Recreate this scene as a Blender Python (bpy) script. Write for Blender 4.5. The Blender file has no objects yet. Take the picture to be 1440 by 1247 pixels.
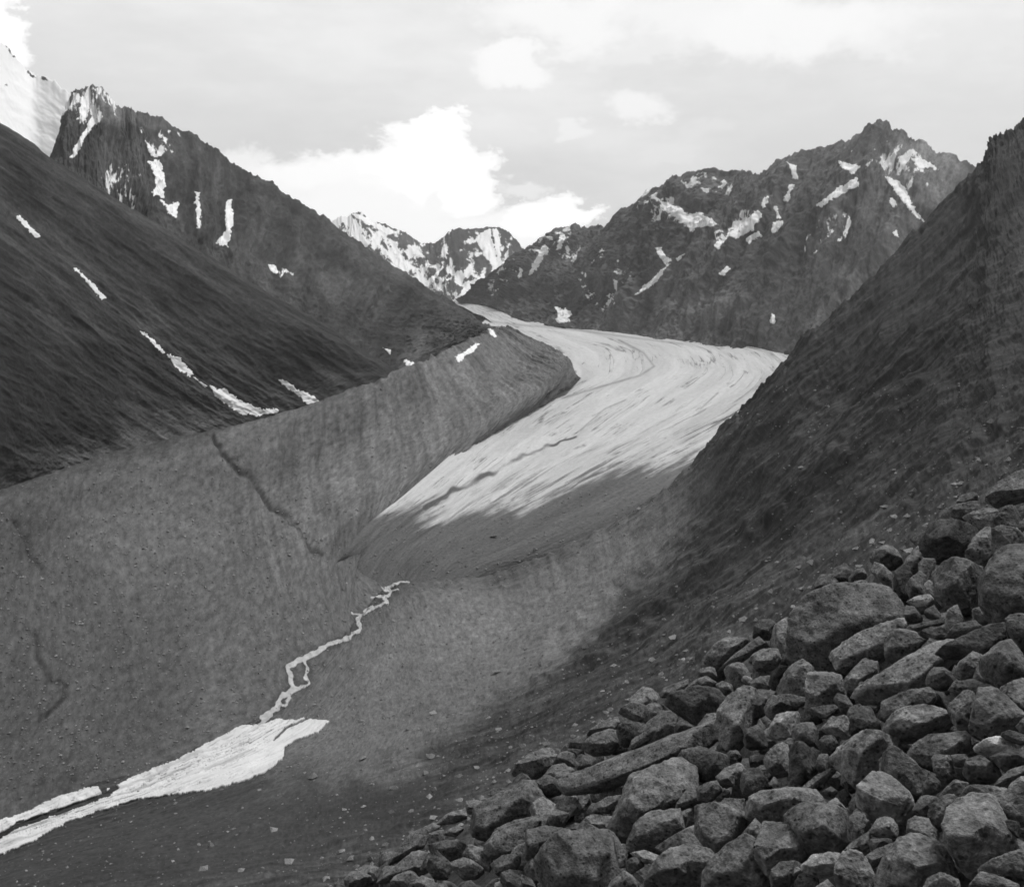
import bpy, bmesh, math, random
import numpy as np
from mathutils import Vector
from mathutils.bvhtree import BVHTree

random.seed(7)
rng = np.random.default_rng(7)
S = bpy.context.scene
COL = S.collection
H = 500.0                       # camera height above the datum (m)
F = 1440.0                      # focal length in photo pixels
CX, CY, HOR = 720.0, 623.5, 400.0
PITCH = math.atan((CY - HOR) / F)
SP, CP = math.sin(PITCH), math.cos(PITCH)
SUN_DIR = Vector((0.40, 0.16, 0.84)).normalized()

# ------------------------------------------------------------------ helpers
def rays(px, py):
    """world direction (scaled to y = 1) of photo pixels"""
    u = (np.asarray(px, float) - CX) / F
    v = (CY - np.asarray(py, float)) / F
    y = CP + v * SP
    z = -SP + v * CP
    return np.stack([u / y, np.ones_like(y), z / y], -1)

def at(px, py, d):
    r = rays(px, py) * np.asarray(d, float)[..., None]
    r[..., 2] += H
    return r

def _hash(i, j, k, s):
    n = (i * 374761393 + j * 668265263 + k * 2147483647 + s * 974634533) & 0xFFFFFFFF
    n = ((n ^ (n >> 13)) * 1274126177) & 0xFFFFFFFF
    n = ((n ^ (n >> 16)) * 2246822519) & 0xFFFFFFFF
    return ((n ^ (n >> 15)) & 0xFFFF) / 65535.0 * 2 - 1

def vnoise(x, y, z=None, seed=0):
    """smooth value noise, about -1..1"""
    x = np.asarray(x, float); y = np.asarray(y, float)
    z = np.zeros_like(x) if z is None else np.asarray(z, float)
    xi = np.floor(x).astype(np.int64); yi = np.floor(y).astype(np.int64); zi = np.floor(z).astype(np.int64)
    fx, fy, fz = x - xi, y - yi, z - zi
    fx = fx * fx * fx * (fx * (fx * 6 - 15) + 10)
    fy = fy * fy * fy * (fy * (fy * 6 - 15) + 10)
    fz = fz * fz * fz * (fz * (fz * 6 - 15) + 10)
    r = 0
    for a in (0, 1):
        wa = fx if a else 1 - fx
        for b in (0, 1):
            wb = fy if b else 1 - fy
            for c in (0, 1):
                wc = fz if c else 1 - fz
                r = r + wa * wb * wc * _hash(xi + a, yi + b, zi + c, seed)
    return r

def fbm(x, y, z=None, octv=4, seed=0, ridged=False, gain=0.5):
    r = 0; a = 1.0; t = 0
    c, s = math.cos(0.6), math.sin(0.6)
    for o in range(octv):
        n = vnoise(x, y, z, seed + o * 17)
        if ridged: n = 1 - 2 * np.abs(n)
        r = r + a * n; t += a
        a *= gain
        x, y = (c * x - s * y) * 2.03, (s * x + c * y) * 2.03
        if z is not None: z = z * 2.03
    return r / t

def pchip(xk, yk, x):
    xk = np.asarray(xk, float); yk = np.asarray(yk, float)
    h = np.diff(xk); dl = (yk[1:].T - yk[:-1].T) / h
    dl = dl.T
    m = np.zeros_like(yk)
    m[0] = dl[0]; m[-1] = dl[-1]
    for i in range(1, len(xk) - 1):
        w1, w2 = 2 * h[i] + h[i - 1], h[i] + 2 * h[i - 1]
        a, b = dl[i - 1], dl[i]
        ok = (a * b) > 0
        with np.errstate(divide='ignore', invalid='ignore'):
            hm = (w1 + w2) / (w1 / np.where(ok, a, 1) + w2 / np.where(ok, b, 1))
        m[i] = np.where(ok, hm, 0)
    i = np.clip(np.searchsorted(xk, x, side='right') - 1, 0, len(h) - 1)
    t = ((x - xk[i]) / h[i])[:, None]; hh = h[i][:, None]
    return ((2*t**3 - 3*t**2 + 1) * yk[i] + (t**3 - 2*t**2 + t) * hh * m[i]
            + (-2*t**3 + 3*t**2) * yk[i+1] + (t**3 - t**2) * hh * m[i+1])

def polydist(px, py, pts):
    best = np.full(px.shape, 1e9)
    for (x0, y0), (x1, y1) in zip(pts[:-1], pts[1:]):
        dx, dy = x1 - x0, y1 - y0
        t = np.clip(((px - x0) * dx + (py - y0) * dy) / (dx*dx + dy*dy + 1e-9), 0, 1)
        best = np.minimum(best, np.hypot(px - x0 - t*dx, py - y0 - t*dy))
    return best

def inpoly(px, py, pts):
    ins = np.zeros(px.shape, bool)
    n = len(pts)
    for i in range(n):
        x0, y0 = pts[i]; x1, y1 = pts[(i+1) % n]
        c = ((y0 > py) != (y1 > py))
        with np.errstate(divide='ignore', invalid='ignore'):
            xs = (x1 - x0) * (py - y0) / ((y1 - y0) if y1 != y0 else 1e-9) + x0
        ins ^= c & (px < xs)
    return ins

def sdpoly(px, py, pts):
    d = polydist(px, py, list(pts) + [pts[0]])
    return np.where(inpoly(px, py, pts), d, -d)

def sstep(a, b, x):
    t = np.clip((x - a) / (b - a), 0, 1)
    return t * t * (3 - 2 * t)

def mesh_obj(name, verts, faces, mat, smooth=True, attrs=None, uv=None):
    verts = np.asarray(verts, np.float32).reshape(-1, 3)
    faces = np.asarray(faces, np.int32)
    me = bpy.data.meshes.new(name)
    k = faces.shape[1]
    me.vertices.add(len(verts)); me.vertices.foreach_set('co', verts.ravel())
    me.loops.add(faces.size); me.loops.foreach_set('vertex_index', faces.ravel())
    me.polygons.add(len(faces))
    me.polygons.foreach_set('loop_start', np.arange(0, faces.size, k, dtype=np.int32))
    me.polygons.foreach_set('use_smooth', np.full(len(faces), smooth))
    me.update(calc_edges=True)
    for nm, arr in (attrs or {}).items():
        a = me.attributes.new(nm, 'FLOAT', 'POINT')
        a.data.foreach_set('value', np.asarray(arr, np.float32).ravel())
    if uv is not None:
        l = me.uv_layers.new(name='UVMap')
        l.data.foreach_set('uv', np.asarray(uv, np.float32).reshape(-1, 2)[faces.ravel()].ravel())
    me.validate()
    o = bpy.data.objects.new(name, me)
    COL.objects.link(o)
    if mat: me.materials.append(mat)
    return o

def structure(o):
    o['kind'] = 'structure'; return o

def tag(o, label, cat, group=None, kind=None):
    o['label'] = label; o['category'] = cat
    if group: o['group'] = group
    if kind: o['kind'] = kind
    return o

# ------------------------------------------------------------------ node helpers
class NT:
    def __init__(s, tree): s.t = tree
    def n(s, typ, **kw):
        nd = s.t.nodes.new(typ)
        for k, v in kw.items():
            if k == 'ins':
                for kk, vv in v.items(): s.put(nd.inputs[kk], vv)
            else: setattr(nd, k, v)
        return nd
    def put(s, sock, v):
        if isinstance(v, bpy.types.NodeSocket): s.t.links.new(v, sock)
        else: sock.default_value = v
    def math(s, op, a, b=None, c=None, clamp=False):
        nd = s.t.nodes.new('ShaderNodeMath'); nd.operation = op; nd.use_clamp = clamp
        for i, v in enumerate((a, b, c)):
            if v is not None: s.put(nd.inputs[i], v)
        return nd.outputs[0]
    def vmath(s, op, a, b=None, out=0):
        nd = s.t.nodes.new('ShaderNodeVectorMath'); nd.operation = op
        s.put(nd.inputs[0], a)
        if b is not None: s.put(nd.inputs[1], b)
        return nd.outputs['Value'] if op in ('LENGTH', 'DOT_PRODUCT') else nd.outputs[0]
    def rng(s, v, a, b, c=0.0, d=1.0, smooth=True):
        nd = s.t.nodes.new('ShaderNodeMapRange')
        nd.interpolation_type = 'SMOOTHSTEP' if smooth else 'LINEAR'
        s.put(nd.inputs[0], v)
        for i, x in zip((1, 2, 3, 4), (a, b, c, d)): s.put(nd.inputs[i], x)
        return nd.outputs[0]
    def mapping(s, vec, scale, rot=(0, 0, 0)):
        nd = s.n('ShaderNodeMapping'); s.put(nd.inputs[0], vec)
        nd.inputs['Scale'].default_value = scale; nd.inputs['Rotation'].default_value = rot
        return nd.outputs[0]
    def noise(s, vec, scale, detail=4, rough=0.55, dist=0.0):
        nd = s.n('ShaderNodeTexNoise'); s.put(nd.inputs['Vector'], vec)
        nd.inputs['Scale'].default_value = scale; nd.inputs['Detail'].default_value = detail
        nd.inputs['Roughness'].default_value = rough; nd.inputs['Distortion'].default_value = dist
        return nd.outputs['Fac']
    def attr(s, name):
        nd = s.n('ShaderNodeAttribute'); nd.attribute_name = name
        return nd.outputs['Fac']

def new_mat(name, rough=0.95, spec=0.15):
    m = bpy.data.materials.new(name); m.use_nodes = True
    t = NT(m.node_tree)
    b = m.node_tree.nodes['Principled BSDF']
    b.inputs['Roughness'].default_value = rough
    b.inputs['Specular IOR Level'].default_value = spec
    return m, t, b

def grey(t, v):
    nd = t.n('ShaderNodeCombineColor')
    for i in range(3): t.put(nd.inputs[i], v)
    return nd.outputs[0]

def terrain_mat(name, streak=(1, 12), s_amt=0.5, f_amt=0.5, fine=40.0, snow=False, bump=1.2, speck=0.0):
    """albedo = tone attribute x streaks along the fall line x fine debris; UV is in units of 100 photo pixels along the surface"""
    m, t, b = new_mat(name)
    uv = t.n('ShaderNodeTexCoord').outputs['UV']
    tone = t.attr('tone')
    n1 = t.noise(t.mapping(uv, (streak[0], streak[1], 1)), 1.0, 6, 0.62, 0.3)
    n2 = t.noise(t.mapping(uv, (1, 1, 1)), fine, 6, 0.8)
    n3 = t.noise(t.mapping(uv, (1, 1, 1)), 2.2, 6, 0.6)
    k1 = t.rng(n1, 0.28, 0.72, 1 - s_amt, 1 + s_amt, False)
    k2 = t.rng(n2, 0.25, 0.75, 1 - f_amt, 1 + f_amt, False)
    k3 = t.math('MULTIPLY', t.rng(n3, 0.25, 0.75, 0.82, 1.18, False), t.rng(t.noise(t.mapping(uv, (streak[0] * 0.4, streak[1] * 2.2, 1)), 1.0, 5, 0.65), 0.3, 0.7, 1 - s_amt * 0.55, 1 + s_amt * 0.55, False))
    if name in ('scree_slope', 'moraine_debris'):   # streaked chutes on the steep part, plain gravel on the gentle apron
        sw = t.rng(t.attr('steep'), 0.45, 0.9)
        k13 = t.math('MULTIPLY', k1, k3)
        grv = t.math('MULTIPLY', t.rng(t.noise(uv, 7.0, 7, 0.8), 0.3, 0.7, 0.62, 1.38, False), t.rng(t.noise(uv, 1.6, 5, 0.6), 0.3, 0.7, 0.85, 1.15, False))
        mk = t.n('ShaderNodeMix'); mk.data_type = 'FLOAT'
        t.put(mk.inputs[0], sw); t.put(mk.inputs[2], grv); t.put(mk.inputs[3], k13)
        c = t.math('MULTIPLY', t.math('MULTIPLY', tone, mk.outputs[0]), k2)
    else:
        c = t.math('MULTIPLY', t.math('MULTIPLY', tone, k1), t.math('MULTIPLY', k2, k3))
    if speck > 0:
        n4 = t.noise(uv, 22.0, 2, 0.5)
        c = t.math('ADD', c, t.math('MULTIPLY', t.rng(n4, 0.70, 0.76), speck))
    if snow:
        sn = t.noise(t.mapping(uv, (streak[0] * 1.0, streak[1] * 1.5, 1), (0, 0, 0.5)), 1.7, 6, 0.62, 0.3)
        lim = t.math('SUBTRACT', 0.955, t.attr('snow'))
        sn2 = t.noise(t.mapping(uv, (1.3, 1.0, 1)), 9.0, 4, 0.7)
        f = t.rng(t.math('SUBTRACT', t.math('ADD', t.math('MULTIPLY', sn, 0.62), t.math('MULTIPLY', sn2, 0.38)), lim), -0.012, 0.02)
        mx = t.n('ShaderNodeMix'); mx.data_type = 'FLOAT'
        t.put(mx.inputs[0], f); t.put(mx.inputs[2], c); mx.inputs[3].default_value = 0.84
        c = mx.outputs[0]
    t.put(b.inputs['Base Color'], grey(t, c))
    if bump:
        hgt = t.math('MULTIPLY', t.math('ADD', t.math('MULTIPLY', n2, 0.6), n1), t.math('MULTIPLY', t.attr('span'), bump))
        bp = t.n('ShaderNodeBump'); bp.inputs['Strength'].default_value = 0.8
        bp.inputs['Distance'].default_value = 1.0
        t.put(bp.inputs['Height'], hgt); t.put(b.inputs['Normal'], bp.outputs[0])
    return m

# ------------------------------------------------------------------ lofted terrain
TERR = {}
def loft(name, curves, mat, nu, nv, disp=(), ribs=(), tone=None, snow=None, linear=False, crest=None, seed=0, relief=None):
    """a terrain surface swept through measured 3-D curves (image point + distance), then displaced with real relief"""
    cu = [np.array(c, float) for c in curves]
    for c in cu: c[:, 2] = np.log(c[:, 2])
    same = len({len(c) for c in cu}) == 1
    us = np.linspace(0, 1, nu)
    rows = []
    for c in cu:
        if same: k = np.linspace(0, 1, len(c))
        else:
            k = np.concatenate([[0], np.cumsum(np.hypot(np.diff(c[:, 0]), np.diff(c[:, 1])))]); k /= k[-1]
        rows.append(pchip(k, c, us))
    rows = np.array(rows)
    gaps = np.maximum(np.hypot(np.diff(rows[..., 0], axis=0), np.diff(rows[..., 1], axis=0)).mean(1), 8)
    kv = np.concatenate([[0], np.cumsum(gaps)]); Lv = kv[-1]; kv = kv / Lv
    vs = np.linspace(0, 1, nv)
    flat = rows.reshape(len(cu), -1)
    if linear:
        g = np.stack([np.interp(vs, kv, flat[:, i]) for i in range(flat.shape[1])], 1)
    else:
        g = pchip(kv, flat, vs)
    g = g.reshape(nv, nu, 3)
    px, py, d = g[..., 0], g[..., 1], np.exp(g[..., 2])
    Lu = np.hypot(np.diff(rows[..., 0], axis=1), np.diff(rows[..., 1], axis=1)).sum(1).mean()
    U, V = np.meshgrid(us * Lu, vs * Lv)
    P = at(px, py, d)
    def normals(P):
        du = np.gradient(P, axis=1); dv = np.gradient(P, axis=0)
        n = np.cross(du, dv); n /= np.linalg.norm(n, axis=-1, keepdims=True) + 1e-9
        return n
    N = normals(P)
    view = P - np.array([0, 0, H])
    flip = np.sign((N * view).sum(-1).mean())
    N = -N * flip
    mpp = d / F
    amt = np.zeros_like(px)
    for (a, wu, wv, oc, rdg) in disp:
        amt += a * fbm(U / wu, V / wv, None, oc, seed + int(wu), rdg)
    if relief is not None: amt *= np.clip(relief(px, py) * 1.15 - 0.15, 0.2, 1)
    for (pts, w, a) in ribs:
        q = polydist(px + 5 * vnoise(px / 14, py / 14, seed=3), py + 5 * vnoise(px / 14, py / 14, seed=4), pts)
        amt += a * np.exp(-(q / w) ** 2) if w < 9 else a * np.maximum(0, 1 - q / w)
    if linear: amt = amt * (0.5 + 0.5 * sstep(0, 40, np.abs(V - kv[1] * Lv)))
    P = P + N * (amt * mpp)[..., None]
    if crest:
        w, hgt = crest
        j = (fbm(U / w, V * 0 + 3, None, 4, seed + 91) + 0.6 * fbm(U / w * 3.1, V * 0, None, 3, seed + 95, True))
        fall = np.exp(-np.abs(V - kv[1] * Lv) / (hgt * 4.0))
        P[..., 2] += j * hgt * mpp * fall
    idx = np.arange(nu * nv).reshape(nv, nu)
    a, b, c, e = idx[:-1, :-1], idx[:-1, 1:], idx[1:, 1:], idx[1:, :-1]
    q = np.stack([a, b, c, e], -1).reshape(-1, 4)
    if flip < 0: q = q[:, ::-1]
    tn = tone(px, py) if callable(tone) else np.full(px.shape, tone)
    at_ = {'tone': tn, 'span': mpp}
    if relief is not None: at_['steep'] = relief(px, py)
    if snow is not None:   # snow lingers in the gullies and blows off the ribs
        sn_ = snow(px, py)
        at_['snow'] = sn_ + np.where((sn_ > 0.3) & (sn_ < 0.8), 0.012 + 0.04 * np.clip((amt.mean() - amt) / (amt.std() + 1e-6), -1.3, 1.5), 0)
    o = mesh_obj(name, P, q, mat, True, at_, np.stack([U, V], -1) / 100)
    structure(o)
    pl = P.reshape(-1, 3)
    TERR[name] = BVHTree.FromPolygons([tuple(v) for v in pl.tolist()], q.tolist())
    return o

def blobs(px, py, base, lst, jig=12, lo=0.5, hi=1.1):
    t = np.full(px.shape, float(base))
    for (x, y, rx, ry, ang, val) in lst:
        ca, sa = math.cos(math.radians(ang)), math.sin(math.radians(ang))
        jx = px - x + jig * 1.6 * fbm(px / 55, py / 55, None, 4, 21, gain=0.65); jy = py - y + jig * 1.6 * fbm(px / 55, py / 55, None, 4, 22, gain=0.65)
        q = np.hypot((jx * ca + jy * sa) / rx, (-jx * sa + jy * ca) / ry)
        w = 1 - sstep(lo, hi, q)
        t = t * (1 - w) + val * w
    return t

CAMPOS = Vector((0, 0, H))
def cast(px, py, names):
    r = rays(px, py)
    dv = Vector(r).normalized()
    best = None
    for n in names:
        h = TERR[n].ray_cast(CAMPOS, dv)
        if h[0] is not None and (best is None or h[3] < best[2]):
            best = (h[0], h[1], h[3])
    return best

def drape(name, mask, box, on, mat, thick=1.0, step=1.0, smoothd=True):
    """a sheet of snow, ice or water of real thickness lying on the terrain inside a measured outline"""
    x0, y0, x1, y1 = box
    xs = np.arange(x0, x1 + step, step); ys = np.arange(y0, y1 + step, step)
    X, Y = np.meshgrid(xs, ys)
    M = mask(X, Y)
    vid = -np.ones(X.shape, int); top = []; bot = []; dep = []
    for j, i in zip(*np.nonzero(M)):
        h = cast(X[j, i], Y[j, i], on)
        if h is None: continue
        k = h[2] / F
        n = h[1] if h[1].dot(h[0] - CAMPOS) < 0 else -h[1]
        up = (n + Vector((0, 0, 0.6))).normalized()
        vid[j, i] = len(top)
        top.append(h[0] + up * (k * thick)); bot.append(h[0] - up * (k * 1.5)); dep.append(h[2])
    if len(top) < 4: return None
    faces = []
    edge = {}
    for j in range(X.shape[0] - 1):
        for i in range(X.shape[1] - 1):
            c = [vid[j, i], vid[j, i+1], vid[j+1, i+1], vid[j+1, i]]
            c = [q for q in c if q >= 0]
            if len(c) < 3: continue
            ds = [dep[q] for q in c]
            if max(ds) > min(ds) * 1.12: continue
            c = c[::-1]
            tris = [c] if len(c) == 3 else [[c[0], c[1], c[2]], [c[0], c[2], c[3]]]
            for f in tris:
                faces.append(f)
                for a, b in ((f[0], f[1]), (f[1], f[2]), (f[2], f[0])):
                    if (b, a) in edge: edge.pop((b, a))
                    else: edge[(a, b)] = 1
    nb = len(top)
    for (a, b) in list(edge):
        faces.append([b, a, nb + a]); faces.append([b, nb + a, nb + b])
    if not faces: return None
    V = np.array([tuple(v) for v in top + bot])
    F_ = np.array(faces)
    used = np.unique(F_)
    remap = -np.ones(len(V), int); remap[used] = np.arange(len(used))
    V = V[used]; F_ = remap[F_]
    org = V.mean(0); org[2] = V[:, 2].min()
    o = mesh_obj(name, V - org, F_, mat, True)
    o.location = org
    return o

def poly_mask(pts, rough=None, sc=6.0, cuts=()):
    pts = [tuple(p) for p in pts]
    if rough is None:
        q_ = np.array(pts); x_, y_ = q_[:, 0], q_[:, 1]
        ar = 0.5 * abs(np.dot(x_, np.roll(y_, -1)) - np.dot(y_, np.roll(x_, -1)))
        pr = np.hypot(x_ - np.roll(x_, -1), y_ - np.roll(y_, -1)).sum()
        rough = min(3.6, max(0.35, 0.6 * 2 * ar / pr))
    def f(X, Y):
        sd = sdpoly(X, Y, pts) + rough * 1.4 * fbm(X / sc, Y / sc, None, 4, 33, gain=0.8)
        ok = sd > 0
        for line, w in cuts:
            ok &= polydist(X, Y, line) > w * (1 + 0.4 * vnoise(X / 9, Y / 9, seed=5))
        return ok
    xs = [p[0] for p in pts]; ys = [p[1] for p in pts]
    return f, (min(xs) - 3, min(ys) - 3, max(xs) + 3, max(ys) + 3)

# ------------------------------------------------------------------ materials
M_scree = terrain_mat('scree_slope', (0.9, 8.5), 0.6, 0.7, 18, bump=3.2, speck=0.05)
M_valley = terrain_mat('moraine_debris', (7.5, 0.8), 0.42, 0.75, 12, bump=2.4, speck=0.09)
M_grass = terrain_mat('dark_vegetated_slope', (1.3, 5.0), 0.7, 0.6, 18, bump=2.2, speck=0.03)
M_rockD = terrain_mat('gullied_rock', (4.0, 1.2), 0.6, 0.65, 20, snow=True, bump=2.4)
M_rockE = terrain_mat('banded_rock', (4.0, 1.5), 0.6, 0.65, 20, snow=True, bump=2.4)
M_rockF = terrain_mat('far_snowy_rock', (2.4, 1.9), 0.4, 0.5, 20, snow=True, bump=2.0)

def snow_material(name, alb, var):
    m, t, b = new_mat(name, 0.8, 0.2)
    co = t.n('ShaderNodeTexCoord').outputs['Object']
    n = t.noise(co, 0.03, 6, 0.6)
    t.put(b.inputs['Base Color'], grey(t, t.rng(n, 0.3, 0.75, alb + var, alb - var, False)))
    return m
M_snow = snow_material('old_snow', 0.86, 0.04)
M_icefield = snow_material('valley_ice', 0.62, 0.09)

m, t, b = new_mat('milky_stream_water', 0.35, 0.4)
co = t.n('ShaderNodeTexCoord').outputs['Object']
t.put(b.inputs['Base Color'], grey(t, t.rng(t.noise(co, 0.12, 4, 0.6), 0.3, 0.7, 0.30, 0.52, False)))
M_stream = m

# glacier ice: flow bands run along U, debris attribute covers the snout
m, t, b = new_mat('glacier_ice', 0.7, 0.2)
uv = t.n('ShaderNodeTexCoord').outputs['UV']
n1 = t.noise(t.mapping(uv, (0.7, 4.5, 1)), 1.0, 8, 0.6, 1.2)
n2 = t.noise(t.mapping(uv, (0.9, 12.0, 1)), 1.0, 7, 0.68, 0.6)
n3 = t.noise(uv, 30.0, 4, 0.65)
deb = t.attr('debris')
na = t.noise(t.mapping(uv, (0.30, 4.2, 1)), 1.0, 5, 0.5, 0.25)
nb = t.noise(t.mapping(uv, (0.5, 8.5, 1)), 1.0, 6, 0.55, 0.25)
ln = t.math('MAXIMUM', t.rng(t.math('ABSOLUTE', t.math('SUBTRACT', na, 0.5)), 0.0, 0.022, 1.0, 0.0), t.rng(t.math('ABSOLUTE', t.math('SUBTRACT', nb, 0.47)), 0.0, 0.03, 0.85, 0.0))
ln = t.math('MULTIPLY', ln, t.rng(t.noise(uv, 2.5, 5, 0.65), 0.40, 0.56))
ice = t.math('MULTIPLY', t.rng(n1, 0.3, 0.7, 0.40, 0.58, False), t.rng(n3, 0.25, 0.75, 0.88, 1.12, False))
dk = t.rng(t.math('ADD', t.math('MULTIPLY', n1, 0.35), t.math('MULTIPLY', n2, 0.65)), 0.45, 0.58)
f = t.math('MAXIMUM', t.math('MAXIMUM', deb, t.math('MULTIPLY', ln, 0.68)), t.math('MULTIPLY', dk, t.attr('crack')))
f = t.rng(t.math('ADD', f, t.math('MULTIPLY', t.math('SUBTRACT', n3, 0.5), 0.5)), 0.25, 0.85)
rub = t.math('MULTIPLY', t.rng(n3, 0.25, 0.75, 0.045, 0.125, False), t.math('MULTIPLY', t.rng(n1, 0.3, 0.7, 0.75, 1.25, False), t.rng(n2, 0.3, 0.7, 0.75, 1.25, False)))
mx = t.n('ShaderNodeMix'); mx.data_type = 'FLOAT'
t.put(mx.inputs[0], f); t.put(mx.inputs[2], ice); t.put(mx.inputs[3], rub)
t.put(b.inputs['Base Color'], grey(t, mx.outputs[0]))
bp = t.n('ShaderNodeBump'); bp.inputs['Strength'].default_value = 0.6; bp.inputs['Distance'].default_value = 1.0
t.put(bp.inputs['Height'], t.math('MULTIPLY', t.math('ADD', n2, n3), t.math('MULTIPLY', t.attr('span'), 1.6)))
t.put(b.inputs['Normal'], bp.outputs[0])
M_ice = m

# boulder granite: tone is the object colour (lichen and mineral differences from stone to stone)
def rock_material(name, use_obj=True, base=0.12, island=False):
    m, t, b = new_mat(name, 0.92, 0.2)
    co = t.n('ShaderNodeTexCoord').outputs['Object']
    oi = t.n('ShaderNodeObjectInfo')
    off = t.vmath('ADD', co, t.n('ShaderNodeCombineXYZ', ins={0: t.math('MULTIPLY', oi.outputs['Random'], 40.0), 1: 3.0, 2: 1.0}).outputs[0])
    big = t.noise(off, 2.4, 5, 0.6)
    mid = t.noise(off, 9.0, 5, 0.65)
    fine = t.noise(off, 38.0, 3, 0.7)
    vor = t.n('ShaderNodeTexVoronoi'); t.put(vor.inputs['Vector'], off); vor.inputs['Scale'].default_value = 15.0
    if use_obj:
        sp = t.n('ShaderNodeSeparateColor'); t.put(sp.inputs[0], oi.outputs['Color'])
        base = sp.outputs[0]
    k = t.math('MULTIPLY', t.rng(big, 0.3, 0.7, 0.62, 1.4, False), t.rng(mid, 0.3, 0.7, 0.45, 1.65, False))
    k = t.math('MULTIPLY', k, t.rng(fine, 0.25, 0.75, 0.5, 1.6, False))
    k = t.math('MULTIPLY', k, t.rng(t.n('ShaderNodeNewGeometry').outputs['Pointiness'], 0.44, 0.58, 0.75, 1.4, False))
    if island: k = t.math('MULTIPLY', k, t.rng(t.n('ShaderNodeNewGeometry').outputs['Random Per Island'], 0, 1, 0.6, 1.5, False))
    spots = t.rng(t.math('ADD', vor.outputs['Distance'], t.math('MULTIPLY', mid, 0.5)), 0.38, 0.54, 0.35, 1.0)
    t.put(b.inputs['Base Color'], grey(t, t.math('MULTIPLY', t.math('MULTIPLY', base, k), spots)))
    bp = t.n('ShaderNodeBump'); bp.inputs['Strength'].default_value = 0.9; bp.inputs['Distance'].default_value = 0.05
    t.put(bp.inputs['Height'], t.math('ADD', t.math('MULTIPLY', mid, 0.8), t.math('MULTIPLY', fine, 0.45)))
    t.put(b.inputs['Normal'], bp.outputs[0])
    return m
M_rock = rock_material('lichen_granite')
M_rubble = rock_material('rubble_granite', False, 0.07, True)
M_soil = rock_material('gap_shade_soil', False, 0.03)  # soil near black: shade between the boulders put into its colour

# ------------------------------------------------------------------ TERRAIN
# ground sheet far below, reaching the horizon
gs = 14000.0
o = mesh_obj('ground', [(-gs, -gs, H-560), (gs, -gs, H-560), (gs, gs, H-560), (-gs, gs, H-560)], [[0, 1, 2, 3]], M_rubble, False)
structure(o)

# --- valley floor with the lateral moraine
crest = [(-170,745,850),(0,690,1000),(150,640,1230),(310,602,1500),(440,568,1850),(560,522,2300),(640,490,2800),(690,466,3250),(716,462,3400)]
def far_left(c, k):
    return [(x, y, d * (1 + k * (1 - float(np.clip((x - 120) / 320.0, 0, 1))))) for x, y, d in c]
crest = far_left(crest, 0.09)
behind = [(x, y + 28 + 10*(i<3), d * 1.10) for i, (x, y, d) in enumerate(crest)]
mid1 = [(-170,870,800),(0,800,940),(140,745,1120),(310,700,1370),(440,655,1700),(575,590,2150),(680,540,2620),(735,510,3000),(765,487,3250)]
mid2 = [(-170,1050,770),(20,970,865),(170,900,1010),(330,815,1250),(450,735,1540),(585,655,1930),(710,575,2400),(780,533,2800),(802,508,3080)]
mid1 = far_left(mid1, 0.08); mid2 = far_left(mid2, 0.05)
stream_c = [(-170,1240,750),(0,1160,810),(200,1085,905),(400,985,1060),(490,880,1260),(500,790,1480),(640,655,2080),(740,585,2550),(812,528,2950)]
under = [(-170,1330,735),(60,1260,780),(300,1140,880),(480,1040,1010),(570,930,1200),(562,836,1440),(655,668,2350),(754,598,2950),(828,536,3500)]
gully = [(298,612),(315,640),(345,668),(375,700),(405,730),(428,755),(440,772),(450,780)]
crackA = [(52,895),(54,925),(75,958),(95,962),(85,985),(58,1012)]
crackB = [(20,735),(38,768),(45,785),(56,800)]
def C5(l): return [(x / 2.571, 780 + y / 2.571) for x, y in l]
st = [C5([(935,620),(965,580),(1012,550),(1000,525),(1060,487),(1050,455),(1056,437),(1036,415),(1060,390),(1110,370),(1190,325),(1260,300),(1310,270),(1288,240),(1310,215),(1350,190),(1410,172),(1382,158),(1420,140),(1388,120),(1440,100),(1480,98)]),
      C5([(1060,487),(1120,470),(1105,440),(1116,410),(1100,385)]), C5([(1345,155),(1390,150)]), C5([(1272,212),(1310,216)]), C5([(1000,545),(1030,548),(1045,520)]), C5([(1380,118),(1395,135),(1440,128)])]
def chaikin(l, n=2):
    for _ in range(n):
        o = [l[0]]
        for a, b in zip(l[:-1], l[1:]):
            o += [(a[0]*.75+b[0]*.25, a[1]*.75+b[1]*.25), (a[0]*.25+b[0]*.75, a[1]*.25+b[1]*.75)]
        l = o + [l[-1]]
    return l
st = [chaikin(l) for l in st]
def wet(px, py, t):
    q = np.full(px.shape, 1e9)
    for l in st[:2]: q = np.minimum(q, polydist(px, py, l))
    return t * (1 - 0.35 * np.exp(-((q + 2 * vnoise(px / 6, py / 6, seed=15)) / 8) ** 2))
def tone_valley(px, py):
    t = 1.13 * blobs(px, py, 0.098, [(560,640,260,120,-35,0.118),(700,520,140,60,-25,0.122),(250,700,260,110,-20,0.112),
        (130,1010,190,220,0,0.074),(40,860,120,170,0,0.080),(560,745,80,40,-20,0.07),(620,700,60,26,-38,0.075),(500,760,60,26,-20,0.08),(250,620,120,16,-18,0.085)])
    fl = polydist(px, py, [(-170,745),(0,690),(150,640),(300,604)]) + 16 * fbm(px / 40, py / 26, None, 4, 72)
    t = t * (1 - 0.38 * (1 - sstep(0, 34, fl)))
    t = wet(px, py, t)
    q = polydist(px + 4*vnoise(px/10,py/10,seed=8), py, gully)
    t *= 1 - 0.6 * np.exp(-(q / 3.6) ** 2)  # channel's shade darkened into the tone, together with wet debris
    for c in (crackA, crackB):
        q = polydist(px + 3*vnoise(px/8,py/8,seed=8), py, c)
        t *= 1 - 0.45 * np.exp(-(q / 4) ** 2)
    return t
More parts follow.
